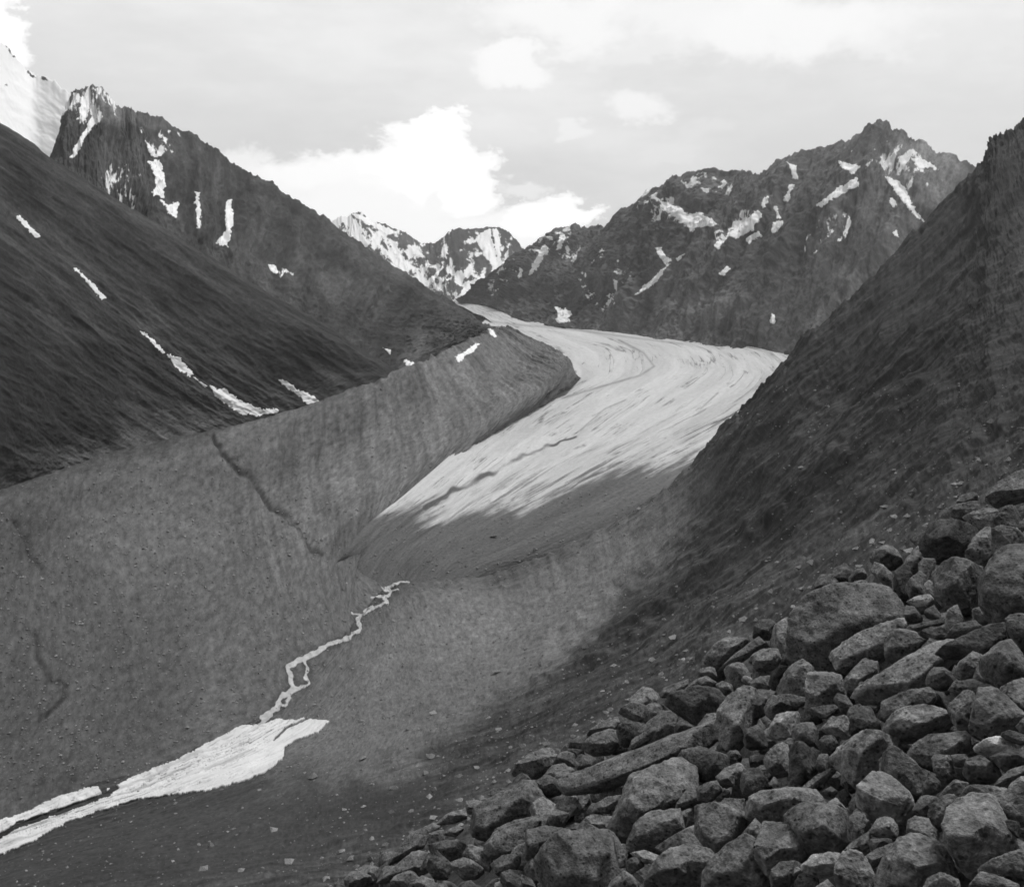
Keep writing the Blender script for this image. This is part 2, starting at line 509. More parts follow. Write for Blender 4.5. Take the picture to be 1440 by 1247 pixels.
loft('valley_floor', [behind, crest, mid1, mid2, stream_c, under], M_valley, 900, 620,
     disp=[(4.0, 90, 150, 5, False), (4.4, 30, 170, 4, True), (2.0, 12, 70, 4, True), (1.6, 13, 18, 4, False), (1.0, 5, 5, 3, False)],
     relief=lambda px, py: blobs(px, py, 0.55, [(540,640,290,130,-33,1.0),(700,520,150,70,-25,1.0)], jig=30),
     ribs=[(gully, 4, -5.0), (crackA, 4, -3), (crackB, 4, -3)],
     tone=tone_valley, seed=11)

# --- right hand scree hillside, from the glacier margin to below the boulders
a0 = [(1640,10,1050),(1480,150,1150),(1425,185,1150),(1393,205,1130),(1380,236,1120),(1300,322,1120),(1200,420,1130),(1115,502,1160),(1040,585,1260),(970,664,1400),(850,746,1500),(700,808,1500),(560,830,1400),(500,880,1270),(400,990,1055),(200,1092,895),(0,1165,805),(-170,1245,745)]
am = [(1720,160,1300),(1560,290,1320),(1500,310,1330),(1470,330,1330),(1450,350,1330),(1390,420,1330),(1290,510,1350),(1200,590,1380),(1120,660,1450),(1030,720,1560),(890,770,1600),(700,812,1560),(540,835,1450),(470,885,1330),(370,985,1110),(170,1080,930),(-20,1150,835),(-170,1225,780)]
a1 = [(1640,150,760),(1500,250,700),(1440,310,680),(1400,345,680),(1370,370,690),(1290,440,730),(1200,520,790),(1120,595,860),(1050,675,960),(970,750,1080),(860,830,1160),(720,880,1220),(600,910,1190),(520,950,1120),(420,1030,1000),(220,1120,865),(10,1185,790),(-170,1265,730)]
a2 = [(1640,300,420),(1520,390,390),(1460,430,390),(1400,470,410),(1350,510,440),(1270,575,490),(1180,650,560),(1100,725,640),(1020,800,730),(940,860,810),(840,920,890),(720,975,950),(620,1000,970),(530,1030,950),(430,1075,900),(240,1145,810),(20,1210,750),(-170,1285,700)]
a3 = [(1640,420,205),(1540,490,200),(1470,535,205),(1410,580,225),(1350,625,250),(1270,690,295),(1180,765,345),(1090,835,410),(1000,900,490),(910,955,570),(800,1010,660),(700,1050,730),(600,1085,770),(500,1110,770),(400,1135,750),(220,1175,720),(20,1230,690),(-170,1300,660)]
a4 = [(1640,540,92),(1540,590,90),(1470,630,95),(1410,675,108),(1350,720,124),(1270,785,150),(1180,860,185),(1090,925,235),(1000,980,290),(900,1035,360),(790,1085,430),(690,1125,490),(590,1155,540),(490,1180,570),(380,1200,580),(200,1225,590),(20,1265,580),(-170,1330,560)]
a5 = [(1640,650,42),(1540,705,41),(1470,750,43),(1410,795,48),(1350,835,55),(1270,895,68),(1180,960,88),(1090,1020,115),(1000,1070,150),(900,1120,195),(790,1165,250),(690,1205,300),(590,1240,350),(480,1270,390),(360,1290,420),(200,1320,430),(20,1350,420),(-170,1400,400)]
a6 = [(1640,800,30),(1540,860,29),(1470,900,29),(1410,940,31),(1350,980,33),(1270,1030,37),(1180,1090,44),(1090,1150,54),(1000,1210,66),(900,1270,80),(790,1330,96),(690,1380,110),(590,1430,120),(480,1480,130),(360,1520,140),(200,1560,150),(20,1600,150),(-170,1650,150)]
ridgeA = [(760,965),(830,930),(900,875),(1000,800),(1100,720),(1190,640)]
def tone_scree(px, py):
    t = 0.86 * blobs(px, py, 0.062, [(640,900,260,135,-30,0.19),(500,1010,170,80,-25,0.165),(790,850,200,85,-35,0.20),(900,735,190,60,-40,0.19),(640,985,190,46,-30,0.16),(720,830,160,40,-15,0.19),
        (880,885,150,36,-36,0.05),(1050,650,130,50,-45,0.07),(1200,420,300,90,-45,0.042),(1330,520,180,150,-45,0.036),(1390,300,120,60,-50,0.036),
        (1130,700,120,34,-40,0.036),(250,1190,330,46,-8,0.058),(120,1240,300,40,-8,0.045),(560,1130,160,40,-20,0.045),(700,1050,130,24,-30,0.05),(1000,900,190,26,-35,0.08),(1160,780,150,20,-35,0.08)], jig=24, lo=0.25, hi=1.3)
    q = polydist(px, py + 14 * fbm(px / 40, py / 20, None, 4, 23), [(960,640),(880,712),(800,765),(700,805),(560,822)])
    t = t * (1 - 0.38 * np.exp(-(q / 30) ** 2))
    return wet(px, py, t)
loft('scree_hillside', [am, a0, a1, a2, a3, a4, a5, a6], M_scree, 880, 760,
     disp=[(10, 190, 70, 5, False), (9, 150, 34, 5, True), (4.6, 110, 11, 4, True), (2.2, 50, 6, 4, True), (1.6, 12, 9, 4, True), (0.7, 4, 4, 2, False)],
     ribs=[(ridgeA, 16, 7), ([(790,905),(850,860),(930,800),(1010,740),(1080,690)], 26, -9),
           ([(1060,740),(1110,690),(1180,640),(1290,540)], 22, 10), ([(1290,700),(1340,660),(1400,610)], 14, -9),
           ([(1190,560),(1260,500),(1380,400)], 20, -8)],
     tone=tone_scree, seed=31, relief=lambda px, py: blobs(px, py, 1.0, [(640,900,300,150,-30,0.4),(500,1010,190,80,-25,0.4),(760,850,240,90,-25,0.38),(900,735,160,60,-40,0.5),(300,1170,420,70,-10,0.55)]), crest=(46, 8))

# --- dark hillside at left with the long snow streak
c0 = [(-170,70,1140),(0,176,1300),(110,245,1420),(220,316,1570),(330,385,1750),(440,450,1960),(520,500,2190),(575,535,2420)]
cb = [(x, y + 70, d * 1.28) for x, y, d in c0]
c1 = [(-170,180,1050),(0,285,1180),(90,350,1270),(180,415,1380),(270,475,1510),(350,530,1680),(410,568,1830),(450,592,1900)]
c2 = [(-170,320,960),(0,415,1090),(80,465,1180),(150,515,1280),(215,560,1390),(270,595,1490),(320,620,1590),(345,640,1640)]
c3 = [(-170,520,890),(0,590,1020),(45,615,1080),(90,640,1140),(130,660,1190),(170,680,1240),(200,695,1290),(230,710,1330)]
c4 = [(-170,790,860),(-60,770,960),(-20,750,1010),(20,740,1060),(50,735,1090),(80,730,1130),(110,730,1170),(140,735,1200)]
foot_line = [(-170,745),(0,690),(150,640),(310,602)]
c0, c1, c2, c3, c4, cb = [far_left(c, 0.12) for c in (c0, c1, c2, c3, c4, cb)]
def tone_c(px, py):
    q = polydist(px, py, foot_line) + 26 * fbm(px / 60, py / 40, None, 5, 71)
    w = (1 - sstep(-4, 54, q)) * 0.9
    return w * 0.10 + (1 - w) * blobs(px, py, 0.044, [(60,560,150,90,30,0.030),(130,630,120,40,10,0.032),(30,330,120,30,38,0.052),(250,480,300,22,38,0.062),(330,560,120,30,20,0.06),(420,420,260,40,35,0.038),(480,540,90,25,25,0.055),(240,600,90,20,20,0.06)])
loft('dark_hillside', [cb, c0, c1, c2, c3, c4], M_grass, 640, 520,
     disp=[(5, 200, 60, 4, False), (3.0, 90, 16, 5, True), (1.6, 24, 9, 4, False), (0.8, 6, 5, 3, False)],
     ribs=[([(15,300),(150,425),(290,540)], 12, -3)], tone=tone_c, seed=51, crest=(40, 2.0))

# --- gullied mountain behind it
d0 = [(20,330,2350),(82,205,2480),(103,130,2500),(140,123,2500),(170,152,2540),(205,160,2570),(270,192,2680),(330,228,2780),(400,275,2900),(480,328,3030),(560,380,3150),(640,430,3240),(690,462,3320),(718,480,3360)]
db = [(x - 5, y + 60, d * 1.22) for x, y, d in d0]
d1 = [(20,400,2150),(72,270,2250),(98,235,2250),(140,250,2250),(175,270,2260),(210,290,2280),(270,330,2350),(320,355,2400),(380,390,2480),(455,420,2600),(520,450,2720),(600,465,2950),(660,478,3150),(700,486,3300)]
d2 = [(20,520,1900),(72,450,1950),(108,450,1950),(150,470,1960),(180,485,1980),(215,500,2000),(280,530,2050),(330,550,2080),(380,580,2100),(450,570,2200),(520,560,2330),(590,535,2650),(640,515,2950),(690,500,3230)]
def tone_d(px, py):
    return blobs(px, py, 0.066, [(150,150,60,34,20,0.16),(210,170,40,16,20,0.12),(480,470,110,24,35,0.05),(560,460,40,40,0,0.04),(360,400,90,40,30,0.075),(560,430,160,14,33,0.045),(400,290,120,14,33,0.045),(600,495,60,14,-20,0.085)])
def snow_d(px, py):
    return blobs(px, py, 0.0, [(130,150,60,40,10,0.425),(170,270,60,40,30,0.38),(230,200,60,30,30,0.36),(180,255,30,10,40,0.405),(400,385,30,12,30,0.40)])
loft('gullied_mountain', [db, d0, d1, d2], M_rockD, 760, 420, disp=[(9, 60, 160, 5, True), (6, 45, 50, 4, False), (4.6, 17, 34, 4, True), (2.6, 7, 10, 4, True), (1.0, 3, 4, 2, False)],
     ribs=[([(215,175),(222,235),(240,300)], 14, -8), ([(325,275),(320,320),(312,345)], 14, -7), ([(280,270),(283,320)], 10, -5),
           ([(270,195),(262,260),(290,330)], 18, 11), ([(130,125),(180,230),(200,290)], 16, 11), ([(380,265),(400,330),(430,390)], 20, 11), ([(450,310),(480,370),(520,430)], 18, 9)],
     tone=tone_d, snow=snow_d, linear=True, crest=(24, 4), seed=71)

# --- snowy peak at the far left
s0 = [(-190,-60,3300),(-100,-10,3250),(-30,40,3350),(5,62,3400),(22,80,3440),(45,100,3500),(70,112,3420),(92,127,3320),(130,150,3200),(220,230,3000)]
sb = [(x, y + 60, d * 1.3) for x, y, d in s0]
s2 = [(-190,300,2700),(-100,300,2750),(-30,300,2800),(0,300,2850),(20,300,2900),(40,300,2930),(70,310,2850),(100,320,2750),(140,330,2700),(220,350,2600),(240,355,2580)]
M_rockS = terrain_mat('snowy_rock', (1.6, 1.6), 0.3, 0.4, 12, snow=True, bump=0.5)
loft('snowy_peak', [sb, s0, s2], M_rockS, 300, 200, disp=[(3, 50, 30, 5, False), (1.2, 12, 12, 3, False)], tone=0.09,
     snow=lambda px, py: blobs(px, py, 0.95, [(35,88,80,9,38,0.44),(16,122,26,9,30,0.49)]), linear=True, crest=(18, 4), seed=81)

# --- far snowy mountains closing the valley
f0 = [(380,330,9000),(430,318,9000),(460,312,9000),(488,305,9000),(502,301,9000),(530,313,9000),(565,329,8900),(598,341,8800),(622,335,8600),(645,326,8500),(692,320,8500),(716,330,8500),(737,352,8500),(780,380,8500),(840,400,8500)]
fb = [(x, y + 25, d * 1.15) for x, y, d in f0]
f2 = [(360,450,7400),(430,450,7400),(470,450,7300),(500,452,7300),(520,452,7300),(550,452,7200),(580,455,7100),(610,455,7000),(630,455,6900),(650,455,6900),(680,455,6900),(710,455,6900),(740,455,6900),(790,455,6900),(850,455,6900)]
loft('far_mountain', [fb, f0, f2], M_rockF, 360, 130, disp=[(7, 34, 70, 5, True), (2.2, 11, 18, 4, True), (0.8, 5, 6, 2, False)],
     ribs=[([(565,330),(600,380),(640,420)], 14, 5), ([(640,330),(650,380),(690,420)], 14, 5), ([(690,340),(695,380)], 9, -5)],
     tone=0.075, snow=lambda px, py: blobs(px, py, 0.40, [(480,325,60,26,30,0.51),(560,370,70,36,30,0.50),(640,400,60,40,0,0.47),(470,312,20,10,0,0.6)]), linear=True, crest=(22, 3.5), seed=91)

# --- big mountain on the right of the glacier
e0 = [(648,428,7100),(700,384,6800),(738,350,6500),(785,326,6050),(832,324,5650),(850,316,5450),(900,288,5100),(940,260,4950),(965,248,4900),(1035,243,4800),(1060,247,4750),(1092,231,4700),(1150,212,4600),(1200,194,4500),(1240,175,4450),(1275,190,4400),(1320,214,4250),(1372,238,4100),(1450,290,3900),(1560,380,3700)]
eb = [(x, y + 45, d * 1.22) for x, y, d in e0]
e2 = [(650,431,7000),(676,431,6700),(698,434,6250),(714,445,5750),(734,457,5250),(765,464,5000),(800,470,4750),(838,474,4600),(872,478,4450),(908,482,4280),(944,487,4130),(980,492,3960),(1015,497,3800),(1050,502,3650),(1090,510,3480),(1130,526,3250),(1180,560,2950),(1250,620,2500),(1330,700,2300),(1420,780,2100)]
e1 = [((x0*0.45+x1*0.55), (y0*0.45+y1*0.55), (z0*0.40+z1*0.60)) for (x0,y0,z0),(x1,y1,z1) in zip(e0, e2)]
def tone_e(px, py):
    return blobs(px, py, 0.105, [(1295,240,80,50,45,0.20),(1240,200,40,20,0,0.085),(1080,350,160,40,-45,0.07),(960,440,130,26,0,0.125),(1080,470,110,24,8,0.125),(1010,250,60,16,0,0.13),(1120,420,160,60,-45,0.07),(900,350,90,50,0,0.07),(770,420,100,34,10,0.066)])
def snow_e(px, py):
    return blobs(px, py, 0.0, [(930,300,70,34,30,0.44),(860,400,70,60,0,0.405),(1220,230,70,40,-20,0.415),(1040,330,70,30,-40,0.42),(780,350,50,40,-40,0.43),(1290,240,60,40,45,0.405),(1000,260,60,20,10,0.42),(720,400,50,30,-40,0.43),(1160,330,60,20,-40,0.40)])
loft('rocky_mountain', [eb, e0, e1, e2], M_rockE, 860, 420, disp=[(13, 62, 200, 5, True), (8, 50, 60, 4, False), (5.5, 19, 40, 4, True), (2.8, 8, 11, 4, True), (1.1, 3, 4, 2, False)],
     ribs=[([(1236,200),(1222,235),(1180,280),(1100,370),(1020,440)], 26, 18), ([(1000,320),(930,390),(870,445)], 22, 15), ([(945,262),(900,330),(850,400)], 20, 12), ([(1120,240),(1060,320),(980,410)], 18, 10), ([(1330,240),(1280,300),(1200,400)], 22, 12),
           ([(940,285),(990,310),(945,370),(900,410)], 12, -7), ([(1080,280),(1010,340)], 12, -6), ([(1200,250),(1120,310)], 10, -6), ([(1245,225),(1300,310)], 12, -8),
           ([(785,328),(740,380),(715,430)], 14, 6)],
     tone=tone_e, snow=snow_e, linear=True, crest=(20, 4.5), seed=101)

# --- glacier
g_left = [(600,415,7800),(640,428,7000),(680,445,5600),(712,462,4500),(745,480,3900),(775,500,3450),(790,520,3120),(756,550,2800),(695,592,2400),(628,644,1990),(566,697,1725),(512,742,1550),(478,784,1440),(448,815,1410)]
g_a = [(610,412,7800),(655,427,7000),(705,444,5600),(745,459,4800),(800,476,4200),(850,497,3620),(850,522,3220),(800,556,2860),(735,600,2440),(672,650,2060),(612,700,1775),(560,742,1610),(520,780,1500),(490,826,1430)]
g_b = [(625,408,7800),(672,425,7000),(728,444,5700),(790,457,5000),(865,471,4350),(935,494,3700),(945,517,3300),(890,556,2880),(820,602,2460),(740,652,2090),(665,704,1800),(605,748,1630),(560,785,1510),(530,832,1430)]
g_c = [(640,404,7800),(690,423,7000),(755,443,5800),(840,458,5100),(940,472,4350),(1040,495,3620),(1060,525,3120),(1010,568,2700),(930,612,2330),(840,660,2010),(750,712,1760),(670,756,1600),(620,790,1510),(580,836,1430)]
g_d = [(660,400,7800),(715,420,7000),(790,442,5900),(890,460,5000),(1010,480,4000),(1130,506,3300),(1160,545,2800),(1100,600,2350),(1010,648,2020),(920,690,1810),(830,735,1660),(750,772,1560),(680,800,1500),(620,838,1440)]
g_e = [(690,396,7800),(750,418,7000),(830,440,6000),(950,458,5000),(1080,480,4100),(1230,520,3300),(1240,570,2700),(1180,640,2200),(1080,690,1930),(980,726,1760),(880,764,1650),(790,795,1570),(720,815,1520),(650,832,1470)]
snout = [(560,712),(600,718),(640,722),(690,712),(740,695),(800,672),(860,640),(930,620),(1000,600)]
medial = [(598,712),(640,690),(690,665),(735,642),(770,628),(810,612)]
def debris(px, py):
    al = px * 0.87 - py * 0.5; ac = px * 0.5 + py * 0.87
    jit = 44 * fbm(al / 130, ac / 12, None, 5, 61, gain=0.7) + 16 * fbm(al / 40, ac / 30, None, 3, 62)
    xs = np.array([480, 545, 600, 650, 700, 760, 820, 880, 940, 1000, 1060, 1120, 1300])
    ys = np.array([690, 704, 714, 718, 712, 694, 672, 654, 642, 624, 594, 560, 540])
    line = np.interp(px, xs, ys)
    d = sstep(-44, 46, py - line + jit)
    d = np.maximum(d, (0.80 + 0.35 * vnoise(al / 26, ac / 8, seed=12)) * np.exp(-(polydist(px, py + 4*vnoise(px/12,py/12,seed=9), medial) / np.interp(px, [600, 700, 810], [6.5, 5, 2.2])) ** 2))
    d = np.maximum(d, 0.8 * np.exp(-(polydist(px, py, [(600,700),(640,680),(720,640)]) / 2.0) ** 2) * 0)
    d = np.maximum(d, 0.55 * np.exp(-(polydist(px, py, [(870,478),(905,496),(920,515),(900,528),(830,548),(790,560)]) / 3.0) ** 2))
    d = np.maximum(d, 0.55 * np.exp(-(polydist(px, py, [(815,606),(850,575),(880,562)]) / 2.2) ** 2))
    d = np.maximum(d, 0.5 * np.exp(-(polydist(px, py, [(660,447),(720,456),(800,463),(900,476),(960,484)]) / 3.0) ** 2))
    d = np.maximum(d, 0.6 * np.exp(-(polydist(px, py, [(985,575),(1010,552)]) / 2.2) ** 2))
    return d
def crackf(px, py):
    return np.clip(0.30 + 0.70 * sstep(0, 110, py - np.interp(px, [560, 700, 850, 1000, 1150], [720, 640, 590, 520, 470])), 0, 1.2)
o = loft('glacier', [g_left, g_a, g_b, g_c, g_d, g_e], M_ice, 460, 320,
     disp=[(3.5, 120, 50, 4, False), (1.0, 60, 14, 4, True), (0.8, 10, 6, 3, False)], tone=0.5, seed=111,
     ribs=[(medial, 6, -2)])
me = o.data
co = np.zeros(len(me.vertices) * 3, np.float32); me.vertices.foreach_get('co', co); co = co.reshape(-1, 3)
co[:, 2] -= H
yy = co[:, 1]; z_ = co[:, 2] / yy; x_ = co[:, 0] / yy
dd = CP - z_ * SP
gy = CY - F * (z_ * CP + SP) / dd
gx = CX + F * x_ / dd
for nm, fn in (('debris', debris), ('crack', crackf)):
    a = me.attributes.new(nm, 'FLOAT', 'POINT'); a.data.foreach_set('value', fn(gx, gy).astype(np.float32))

# ------------------------------------------------------------------ snow lying on the terrain
def C1(l): return [(x / 2.969, y / 2.969) for x, y in l]
def C2(l): return [(400 + x / 2.969, 250 + y / 2.969) for x, y in l]
def C3(l): return [(800 + x / 2.25, 150 + y / 2.25) for x, y in l]
def C4(l): return [(x / 2.969, 400 + y / 2.969) for x, y in l]
E_, D_, F_, C_ = 'rocky_mountain', 'gullied_mountain', 'far_mountain', 'dark_hillside'
SNOW = [
 (C1([(58,900),(80,902),(165,985),(145,990)]), C_, 'short snow streak highest on the dark left hillside'),
 (C1([(305,1118),(330,1128),(448,1247),(424,1250)]), C_, 'thin snow streak halfway down the dark left hillside gully'),
 (C4([(585,195),(608,203),(694,285),(680,294)]), C_, 'thin straight snow streak just above the leaf shaped snow patch'),
 (C4([(695,288),(750,310),(808,375),(792,384),(736,350)]), C_, 'leaf shaped snow patch in the dark hillside gully'),
 (C4([(802,382),(866,425),(856,434)]), C_, 'thin snow thread joining two patches in the left gully'),
 (C4([(880,425),(940,436),(992,478),(1092,522),(1170,526),(1085,552),(1010,545),(898,468)]), C_, 'large wedge of snow at the foot of the left gully'),
 (C4([(1156,396),(1182,398),(1292,458),(1356,500),(1290,508),(1238,462)]), C_, 'tapering snow tongue near the foot of the dark hillside'),
 (C1([(616,678),(668,668),(690,740),(684,824),(636,812),(650,740)]), D_, 'tall snow strip in the gully of the left mountain'),
 (C1([(672,838),(710,852),(748,838),(738,914),(700,894)]), D_, 'forked snow patch below the tall strip of snow'),
 (C1([(942,828),(968,832),(974,920),(952,1034),(900,1016),(942,960)]), D_, 'long curved snow strip on the left mountain face'),
 (C1([(812,800),(834,806),(842,940),(822,964)]), D_, 'faint thin snow line between two gullies of the left mountain'),
 (C1([(606,586),(650,636),(660,658),(632,652)]), D_, 'small snow streak above the tall strip of snow'),
 (C1([(290,658),(342,560),(384,496),(396,520),(352,590),(312,660)]), D_, 'snow couloir running down from the jagged left summit'),
 (C1([(326,494),(340,400),(366,406),(364,490),(346,505)]), D_, 'bright snow patch just under the jagged left summit'),
 (C1([(1116,1102),(1150,1108),(1160,1138),(1130,1134)]), D_, 'snow speck on the left mountain above the dark hillside crest'),
 (C2([(496,756),(552,772),(550,802),(508,790)]), D_, 'snow lump at the foot of the left mountain'),
 (C2([(716,748),(780,700),(835,684),(764,742),(728,770)]), D_, 'curved snow bank behind the moraine crest'),
 (C2([(842,628),(862,628),(894,665),(876,674)]), D_, 'snow patch at the far end of the moraine crest'),
 (C2([(404,706),(444,718),(440,738)]), D_, 'small snow scrap beside the snow lump at the mountain foot'),
 (C3([(268,288),(330,308),(380,338),(420,333),(474,375),(430,380),(392,394),(350,362),(306,330)]), E_, 'broad ragged snowfield under the left shoulder of the right mountain'),
 (C3([(496,412),(540,368),(600,326),(616,345),(582,394),(530,420)]), E_, 'large slanting snow patch in the middle of the right mountain'),
 (C3([(550,422),(600,394),(614,410),(570,430)]), E_, 'snow patch right below the large slanting one'),
 (C3([(460,442),(490,406),(504,420),(475,450)]), E_, 'snow patch left of the large slanting one'),
 (C3([(786,312),(850,258),(912,226),(916,252),(862,278),(802,320)]), E_, 'long slanting snow gully below the right summit'),
 (C3([(692,178),(718,190),(726,232),(708,226)]), E_, 'narrow snow notch on the ridge left of the right summit'),
 (C3([(676,296),(698,248),(714,248),(692,304)]), E_, 'narrow snow sliver below the ridge notch'),
 (C3([(996,218),(1040,232),(1072,268),(1086,310),(1122,350),(1132,374),(1098,354),(1056,302),(1028,262)]), E_, 'long bright snow couloir falling right from the right summit'),
 (C3([(850,172),(924,188),(906,214),(868,196)]), E_, 'snow patch on the shoulder below the right summit'),
 (C3([(206,596),(260,548),(312,498),(324,494),(272,558),(220,598)]), E_, 'long thin snow gully low on the right mountain'),
 (C3([(272,448),(292,446),(324,488),(308,502)]), E_, 'short snow streak feeding the long thin low gully'),
 (C3([(336,480),(378,456),(346,490)]), E_, 'small snow sliver at the head of the low gully'),
 (C3([(636,402),(648,368),(680,362),(662,394)]), E_, 'snow patch right of the large slanting one'),
 (C3([(602,312),(618,282),(634,288),(615,326)]), E_, 'small snow patch above the large slanting one'),
 (C3([(646,318),(660,316),(672,355),(660,354)]), E_, 'upright snow sliver right of the large slanting patch'),
 (C3([(476,530),(500,502),(508,514),(490,536)]), E_, 'isolated snow speck below the middle snow patches'),
 (C3([(1088,166),(1150,174),(1164,198),(1108,194)]), E_, 'dirty snow band on the right face of the summit'),
 (C3([(1006,288),(1022,282),(1040,310),(1024,318)]), E_, 'small snow patch left of the long bright couloir'),
 (C3([(634,684),(642,654),(656,662),(650,686)]), E_, 'tiny snow patch low on the right mountain above the ice edge'),
 (C3([(1020,402),(1036,392),(1046,416)]), E_, 'tiny snow patch far below the long bright couloir'),
 (C2([(1136,542),(1198,556),(1194,602),(1138,604)]), E_, 'square snow patch at the edge of the ice below the right mountain'),
 (C2([(1014,414),(1048,328),(1090,276),(1106,300),(1062,374)]), E_, 'slanting snow strip on the ridge beside the far mountain'),
 (C2([(1136,302),(1148,226),(1168,232),(1164,292)]), E_, 'upright snow strip on the low ridge crest'),
 (C2([(976,424),(982,376),(998,382),(992,414)]), E_, 'small snow strip on the dark spur beside the pass'),
 (C2([(796,242),(860,212),(882,300),(894,380),(852,416),(868,370),(818,300)]), F_, 'broad white snow couloir on the round far summit'),
 (C2([(866,208),(892,214),(908,320),(890,348),(876,300)]), F_, 'narrow snow strip right of the broad far couloir'),
 (C2([(696,524),(758,448),(830,406),(846,430),(774,494),(742,528)]), F_, 'snow chute falling to the head of the glacier'),
 (C2([(448,288),(500,328),(534,380),(500,404),(468,370)]), F_, 'snow patch on the left far mountain face'),
 (C2([(576,454),(640,388),(664,366),(644,412),(600,460)]), F_, 'slanting snow strip between the two far summits'),
 (C2([(286,152),(330,160),(492,238),(440,240),(350,202)]), F_, 'bright snow crest on the pointed far summit'),
 (C2([(652,288),(684,286),(680,344),(654,334)]), F_, 'small snow patch on the left of the round far summit'),
 (C2([(940,364),(990,298),(1004,308),(962,362)]), F_, 'snow strip in the notch right of the round far summit'),
]
for pts, on, lab in SNOW:
    f_, box = poly_mask(pts, None, 9.0)
    o = drape('snow_patch', f_, box, [on, 'valley_floor'] if ('moraine crest' in lab) else [on], M_snow, 0.35, 0.7)
    if o: tag(o, lab, 'snow patch', 'snow patches on the mountains')

outer = [(-120,1206),(0,1153),(27,1146),(78,1122),(117,1109),(142,1106),(150,1110),(167,1103),(190,1091),(249,1068),(300,1041),(338,1021),(366,1019),(389,1011),(412,1013),(432,1011),(463,1015),(447,1031),(412,1043),(400,1052),(397,1068),(373,1087),(335,1101),(288,1113),(241,1118),(194,1124),(148,1138),(93,1157),(47,1183),(0,1202),(-120,1255)]
f_, box = poly_mask(outer, 2.0, 8.0, cuts=[([(-120,1232),(0,1176),(25,1160),(75,1143),(120,1128),(150,1118),(162,1108)], 3.6), ([(385,1042),(402,1025),(436,1010)], 1.6), ([(142,1100),(146,1116)], 4)])
o = drape('snow_field', f_, box, ['valley_floor', 'scree_hillside'], M_icefield, 2.2, 1.0)
tag(o, 'long white snow field lying across the valley floor below the stream', 'snow field')

def st_mask(X, Y):
    ok = np.zeros(X.shape, bool)
    for i, l in enumerate(st):
        w = np.interp(Y, [820, 1015], [2.2, 4.4]) * (1.0 if i == 0 else 0.7)
        ok |= polydist(X + 2.2 * fbm(X / 9, Y / 9, None, 3, 2), Y + 1.2 * vnoise(X / 6, Y / 6, seed=19), l) < w * (1 + 0.6 * vnoise(X / 6, Y / 6, seed=6))
    return ok
structure(drape('stream', st_mask, (355, 812, 580, 1024), ['valley_floor', 'scree_hillside'], M_stream, 0.9, 0.7))

# ------------------------------------------------------------------ loose stones over the valley (too many to count)
def debris_ok(px, py):
    g = TERR['glacier'].ray_cast(CAMPOS, Vector(rays(np.float64(px), np.float64(py))).normalized())
    h = cast(np.float64(px), np.float64(py), ['valley_floor', 'scree_hillside'])
    return g[0] is None or (h is not None and h[2] < g[3])

def stone_field(name, n, region, on, smin, smax, mat, lab, seed):
    r = random.Random(seed)
    base = np.array([(1,0,0),(-.8,.3,0),(-.3,-.9,.1),(.2,.9,0),(0.1,0,.8),(-.1,.1,-.7)])
    tri = [(0,3,4),(3,1,4),(1,2,4),(2,0,4),(3,0,5),(1,3,5),(2,1,5),(0,2,5)]
    V = []; Fc = []
    k = 0; tries = 0
    while k < n and tries < n * 6:
        tries += 1
        px = r.uniform(-60, 1440); py = r.uniform(540, 1247)
        if r.random() > region(px, py): continue
        h = cast(np.float64(px), np.float64(py), ['valley_floor', 'scree_hillside', 'glacier'])
        if h is None or (px > 480 and py < 830 and h[2] > 1400 and not debris_ok(px, py) and debris(np.array([px]), np.array([py]))[0] < 0.75): continue
        s = (smin + (smax - smin) * r.random() ** 4) * h[2] / F
        a = r.uniform(0, 6.28); ca, sa = math.cos(a), math.sin(a)
        sc = np.array([s * r.uniform(.7, 1.3), s * r.uniform(.6, 1.1), s * r.uniform(.5, .9)])
        p = (base + np.array([[r.uniform(-.25, .25) for _ in range(3)] for _ in range(6)])) * sc
        p = np.stack([p[:, 0] * ca - p[:, 1] * sa, p[:, 0] * sa + p[:, 1] * ca, p[:, 2]], 1)
        o_ = len(V)
        V.extend((p + np.array(h[0]) + np.array([0, 0, s * .25])).tolist())
        Fc.extend([(x + o_, y + o_, z + o_) for x, y, z in tri])
        k += 1
    o = mesh_obj(name, V, Fc, mat, False)
    tag(o, lab, 'stones', kind='stuff')
def reg(px, py):
    if 500 < px < 900 and 690 < py < 800: return 0.8
    if py > 1100 and px < 760: return 0.25
    if px < 460 and py > 640: return 0.9 if py > 720 else 0.4
    if 460 <= px < 900 and py > 700: return 0.6
    if px >= 900: return 0.35
    return 0.05
M_stone = rock_material('scattered_stone', False, 0.125, True)
stone_field('scattered_stones', 15000, reg, None, 0.6, 2.7, M_stone, 'countless grey stones scattered over the moraine and valley sides', 5)

def reg_edge(px, py):
    e = 1247 - (px - 480) * 0.6219          # upper edge of the boulder field
    g = e - py
    return 0.0 if g < -30 else math.exp(-(max(g, 0) / 50.0))
stone_field('scree_stones', 2200, reg_edge, None, 1.3, 8.5, M_stone, 'loose blocks straggling from the boulder field onto the dark scree', 9)

